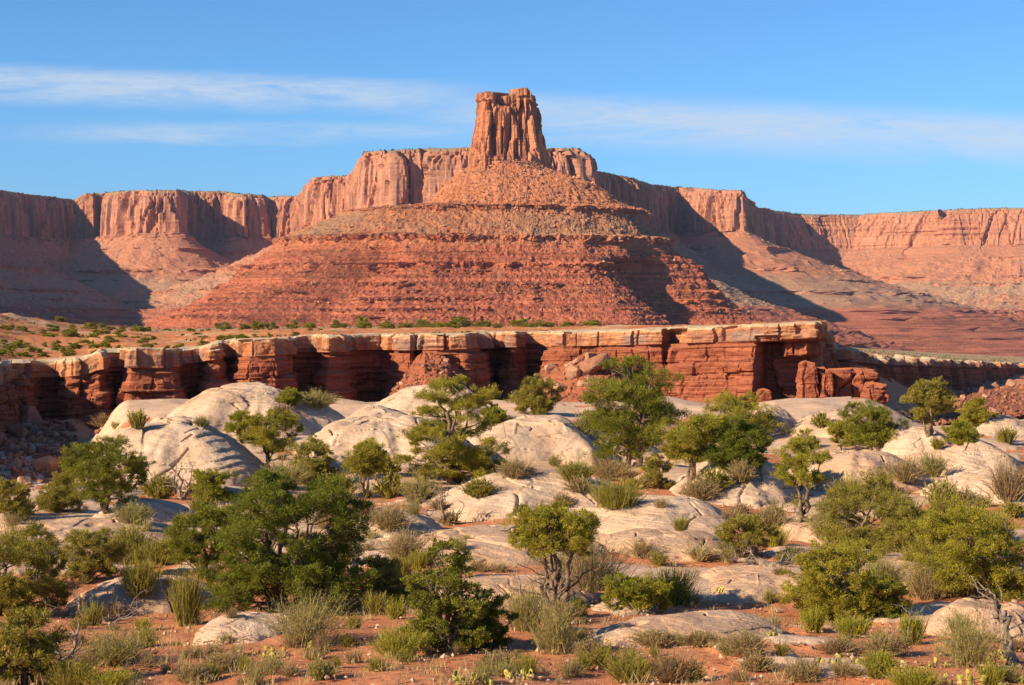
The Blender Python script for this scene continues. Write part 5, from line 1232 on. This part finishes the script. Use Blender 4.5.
field(GB, [(60, 425), (110, 432), (90, 450), (60, 450)], 12, 4, 10, 'brownish block in the shaded rubble at the left edge', 'blocks of the left rubble', 28)

for bv, qd, n_, s0, s1, sd in [(AP1, [(500, 380), (585, 354), (650, 385), (540, 405)], 160, 2, 6, 31), (AP2, [(390, 376), (450, 362), (475, 395), (380, 405)], 110, 2, 6, 32), (AP3, [(905, 395), (1030, 368), (1030, 425), (885, 430)], 900, 2, 8, 33), (GB, [(-8, 392), (70, 425), (100, 488), (-8, 495)], 700, 2, 9, 34)]: field(bv, qd, n_, s0, s1, '', '', sd, True)
def merged_blocks(name, E, label, seed):
    r = np.random.default_rng(seed); Vs = []; Fs = []; n0 = 0; src = []
    for me in BLK:
        co = np.empty(len(me.vertices) * 3, np.float32); me.vertices.foreach_get('co', co); me.calc_loop_triangles(); tr = np.empty(len(me.loop_triangles) * 3, np.int32); me.loop_triangles.foreach_get('vertices', tr); src.append((co.reshape(-1, 3), tr.reshape(-1, 3)))
    for x, y, z, s in E:
        co, tr = src[r.integers(len(src))]; a = r.uniform(0, 6.28); ti = r.normal(0, .4)
        Rm = np.array([[math.cos(a), -math.sin(a), 0], [math.sin(a), math.cos(a), 0], [0, 0, 1]]) @ np.array([[math.cos(ti), 0, math.sin(ti)], [0, 1, 0], [-math.sin(ti), 0, math.cos(ti)]])
        Vs.append((co * s) @ Rm.T + (x, y, z)); Fs.append(tr + n0); n0 += len(co)
    o = link(name, raw_mesh(name, np.concatenate(Vs), np.concatenate(Fs), smooth=False), M['rubble']); tag(o, label, 'rubble', kind='stuff')
merged_blocks('rubble', EXTRA, 'small broken stones filling the rubble slopes between the larger blocks', 3)

# ---------------------------------------------------------------- stuff: pebbles, far scree blocks, far scrub
def scatter_mesh(name, P, S, mat, seed, label, cat, kind='stuff', lv=None, zs=.8):
    r = np.random.default_rng(seed); n = len(P)
    o8 = np.array([(1, 0, 0), (-1, 0, 0), (0, 1, 0), (0, -1, 0), (0, 0, 1), (0, 0, -1)], float) * .55
    tri = np.array([(0, 2, 4), (2, 1, 4), (1, 3, 4), (3, 0, 4), (2, 0, 5), (1, 2, 5), (3, 1, 5), (0, 3, 5)])
    a = r.uniform(0, 6.28, n); c, s = np.cos(a), np.sin(a)
    V = o8[None] * r.uniform(.6, 1.35, (n, 6, 1)) * np.asarray(S)[:, None, None] * (1, 1, zs)
    V = np.stack([V[..., 0] * c[:, None] - V[..., 1] * s[:, None], V[..., 0] * s[:, None] + V[..., 1] * c[:, None], V[..., 2]], -1) + P[:, None]
    Fc = (tri[None] + np.arange(n)[:, None, None] * 6).reshape(-1, 3)
    at_ = {'lv': np.repeat(r.random(n), 6)}
    o = link(name, raw_mesh(name, V.reshape(-1, 3), Fc, attrs=at_, smooth=False), mat); tag(o, label, cat, kind=kind); return o
def stone_mat(name, a, b):
    m, t, bs = new_mat(name); t.l.new(t.mix(t.attr('lv'), a + (1,), b + (1,)), bs.inputs['Base Color']); return m
M['scree'] = stone_mat('scree_blocks', (0.30, 0.10, 0.055), (0.56, 0.30, 0.18)); M['scree2'] = stone_mat('pale_scree_blocks', (0.30, 0.15, 0.09), (0.55, 0.37, 0.26))
M['pebble'] = stone_mat('pebbles', (0.28, 0.12, 0.07), (0.62, 0.44, 0.30)); M['scrub'] = stone_mat('far_scrub', (0.035, 0.05, 0.018), (0.10, 0.105, 0.04))
r = np.random.default_rng(9)
n = 9000; Y = 26 * np.exp(r.random(n) * math.log(7)); X = Y * r.uniform(-.34, .34, n); k = rockmask(X, Y) < .7; X, Y = X[k], Y[k]
Z = ground(X, Y) + .0; scatter_mesh('pebbles', np.stack([X, Y, Z], 1), .02 + .10 * r.random(len(X)) ** 4 + Y * .0003, M['pebble'], 1, 'loose pebbles and chips of rock scattered over the red sand', 'pebbles')
bm_ = bpy.data.objects['scree_slope']; me_ = bm_.data; co = np.empty(len(me_.vertices) * 3, np.float32); me_.vertices.foreach_get('co', co); co = co.reshape(-1, 3) + (BC[0], BC[1], -20)
sel = np.where((co[:, 1] < BC[1] + 40) & (co[:, 2] > 0))[0]; wgt = np.where(co[sel, 2] > 120, 3.0, 1.0) * (1 + 1.5 * (fbm(co[sel, 0] / 60, co[sel, 1] / 60, 0, 55, 2) > .1)); sel = r.choice(sel, 5200, p=wgt / wgt.sum())
scatter_mesh('scree_blocks', co[sel] + r.normal(0, 2, (len(sel), 3)) * (1, 1, 0), 1.1 + 4.2 * r.random(len(sel)) ** 4, M['scree'], 2, 'fallen blocks scattered over the slopes of the butte', 'scree')
MX, MY, MZ, md = MESA
tj = np.where((md > 30) & (md < 520))[0]; ii = r.integers(0, MX.shape[0], 46000); jj = tj[(r.random(46000) ** 1.3 * len(tj)).astype(int)]
P = np.stack([MX[ii, jj], MY[ii, jj], MZ[ii, jj]], 1); g = fbm(P[:, 0] / 160, P[:, 1] / 160, 0, 66, 3) > -.05; vis = (np.abs(P[:, 0] / P[:, 1]) < .34) & g; P = P[vis]
scatter_mesh('scree_blocks', P[:13000], 1.8 + 7 * r.random(len(P[:13000])) ** 4, M['scree2'], 3, 'fallen blocks scattered over the slopes below the mesa walls', 'scree')
scatter_mesh('far_scrub', P[13000:16000], 2.2 + 2.5 * r.random(len(P[13000:16000])), M['scrub'], 4, 'dark scrub dots over the slopes below the mesa walls', 'scrub')
tj = np.where((md > -22) & (md < -1))[0]; ii = r.integers(0, MX.shape[0], 4200); jj = tj[r.integers(0, len(tj), 4200)]; P = np.stack([MX[ii, jj], MY[ii, jj], MZ[ii, jj] + .6], 1); g = fbm(P[:, 0] / 60, P[:, 1] / 60, 0, 68, 3) > -.12; P = P[g & (np.abs(P[:, 0] / P[:, 1]) < .34)]
scatter_mesh('rim_scrub', P, 1.8 + 3.2 * r.random(len(P)) ** 2, M['scrub'], 5, 'thin line of dark scrub along the top of the mesa rim', 'scrub', zs=1.0)
# low scrub on the far and near bench
U = r.uniform(-.33, .33, 9000); t_ = r.random(9000); Yb = rimY(U) + 12 + t_ ** 1.5 * 1300; zb = bench_z(U, Yb) - .2
g = fbm(U * Yb / 40, Yb / 40, 0, 69, 3) > 0; scatter_mesh('bench_scrub', np.stack([U * Yb, Yb, zb], 1)[g], (.25 + .6 * r.random(9000) * (.4 + Yb / 900))[g], M['scrub'], 6, 'low scrub speckling the bench behind the canyon rim', 'scrub')

# fine dry grass and litter between the bushes: nobody could count it
r = np.random.default_rng(19); n = 1900; Y = 28 * np.exp(r.random(n) * math.log(5.5)); X = Y * r.uniform(-.34, .34, n)
k = (rockmask(X, Y) < .5) & (fbm(X / 4, Y / 4, 0, 91, 3) > -.1); X, Y = X[k], Y[k]; n = len(X); m = 14
C = np.repeat(np.stack([X, Y, ground(X, Y)], 1), m, 0) + r.normal(0, 1, (n * m, 3)) * (.09, .09, 0); hgt = np.repeat(r.uniform(.08, .28, n), m)[:, None] * r.uniform(.5, 1.1, (n * m, 1))
D = r.normal(0, .38, (n * m, 3)); D[:, 2] = 1; w = np.repeat(.003 + Y * .00012, m)[:, None]; s = r.normal(0, 1, (n * m, 3)); s[:, 2] = 0; s /= np.linalg.norm(s, axis=1, keepdims=True)
V = np.stack([C - s * w, C + s * w, C + D * hgt + s * w * .3, C + D * hgt - s * w * .3], 1)
o = link('dry_grass', raw_mesh('dry_grass', V.reshape(-1, 3), np.arange(n * m * 4).reshape(-1, 4), attrs={'lv': np.repeat(r.random(n * m), 4)}), LM['straw']); tag(o, 'fine straw-coloured dry grass sprinkled over the red sand', 'grass', kind='stuff')

# fallen twigs and litter, thickest under the bushes
r = np.random.default_rng(29); n = 26000; Y = 27 * np.exp(r.random(n) * math.log(4.5)); X = Y * r.uniform(-.34, .34, n)
k = (rockmask(X, Y) < .6) & (fbm(X / 1.7, Y / 1.7, 0, 93, 3) > .08); X, Y = X[k], Y[k]; n = len(X)
C = np.stack([X, Y, ground(X, Y) + .012], 1); D = r.normal(0, 1, (n, 3)); D[:, 2] *= .16; D /= np.linalg.norm(D, axis=1, keepdims=True); S = np.cross(D, (0, 0, 1.)); hl = r.uniform(.03, .16, n)[:, None]; w = (.004 + Y * .00010)[:, None]
V = np.stack([C - D * hl - S * w, C - D * hl + S * w, C + D * hl + S * w, C + D * hl - S * w + (0, 0, .02)], 1)
o = link('litter', raw_mesh('litter', V.reshape(-1, 3), np.arange(n * 4).reshape(-1, 4), attrs={'lv': np.repeat(r.random(n), 4)}), LM['brown']); tag(o, 'brown twigs and plant litter lying on the red sand', 'litter', kind='stuff')

# ---------------------------------------------------------------- thin air haze
def haze(dens):
    x0, x1, y0, y1, z0, z1 = -5800, 5800, -60, 9100, -200, 356
    V = [(x, y, z) for x in (x0, x1) for y in (y0, y1) for z in (z0, z1)]
    Fq = [(0, 1, 3, 2), (4, 6, 7, 5), (0, 4, 5, 1), (2, 3, 7, 6), (0, 2, 6, 4), (1, 5, 7, 3)]
    m = bpy.data.materials.new('desert_air'); m.use_nodes = True; nt = m.node_tree
    for n in list(nt.nodes): nt.nodes.remove(n)
    pv = nt.nodes.new('ShaderNodeVolumePrincipled'); pv.inputs['Density'].default_value = dens; pv.inputs['Color'].default_value = (0.55, 0.68, 1.0, 1); pv.inputs['Anisotropy'].default_value = .1
    out = nt.nodes.new('ShaderNodeOutputMaterial'); nt.links.new(pv.outputs[0], out.inputs['Volume'])
    o = link('haze', raw_mesh('haze', V, np.array(Fq), smooth=False), m)
    tag(o, 'thin bluish desert haze that softens the far mesa walls', 'haze', kind='stuff')
haze(1.6e-5)
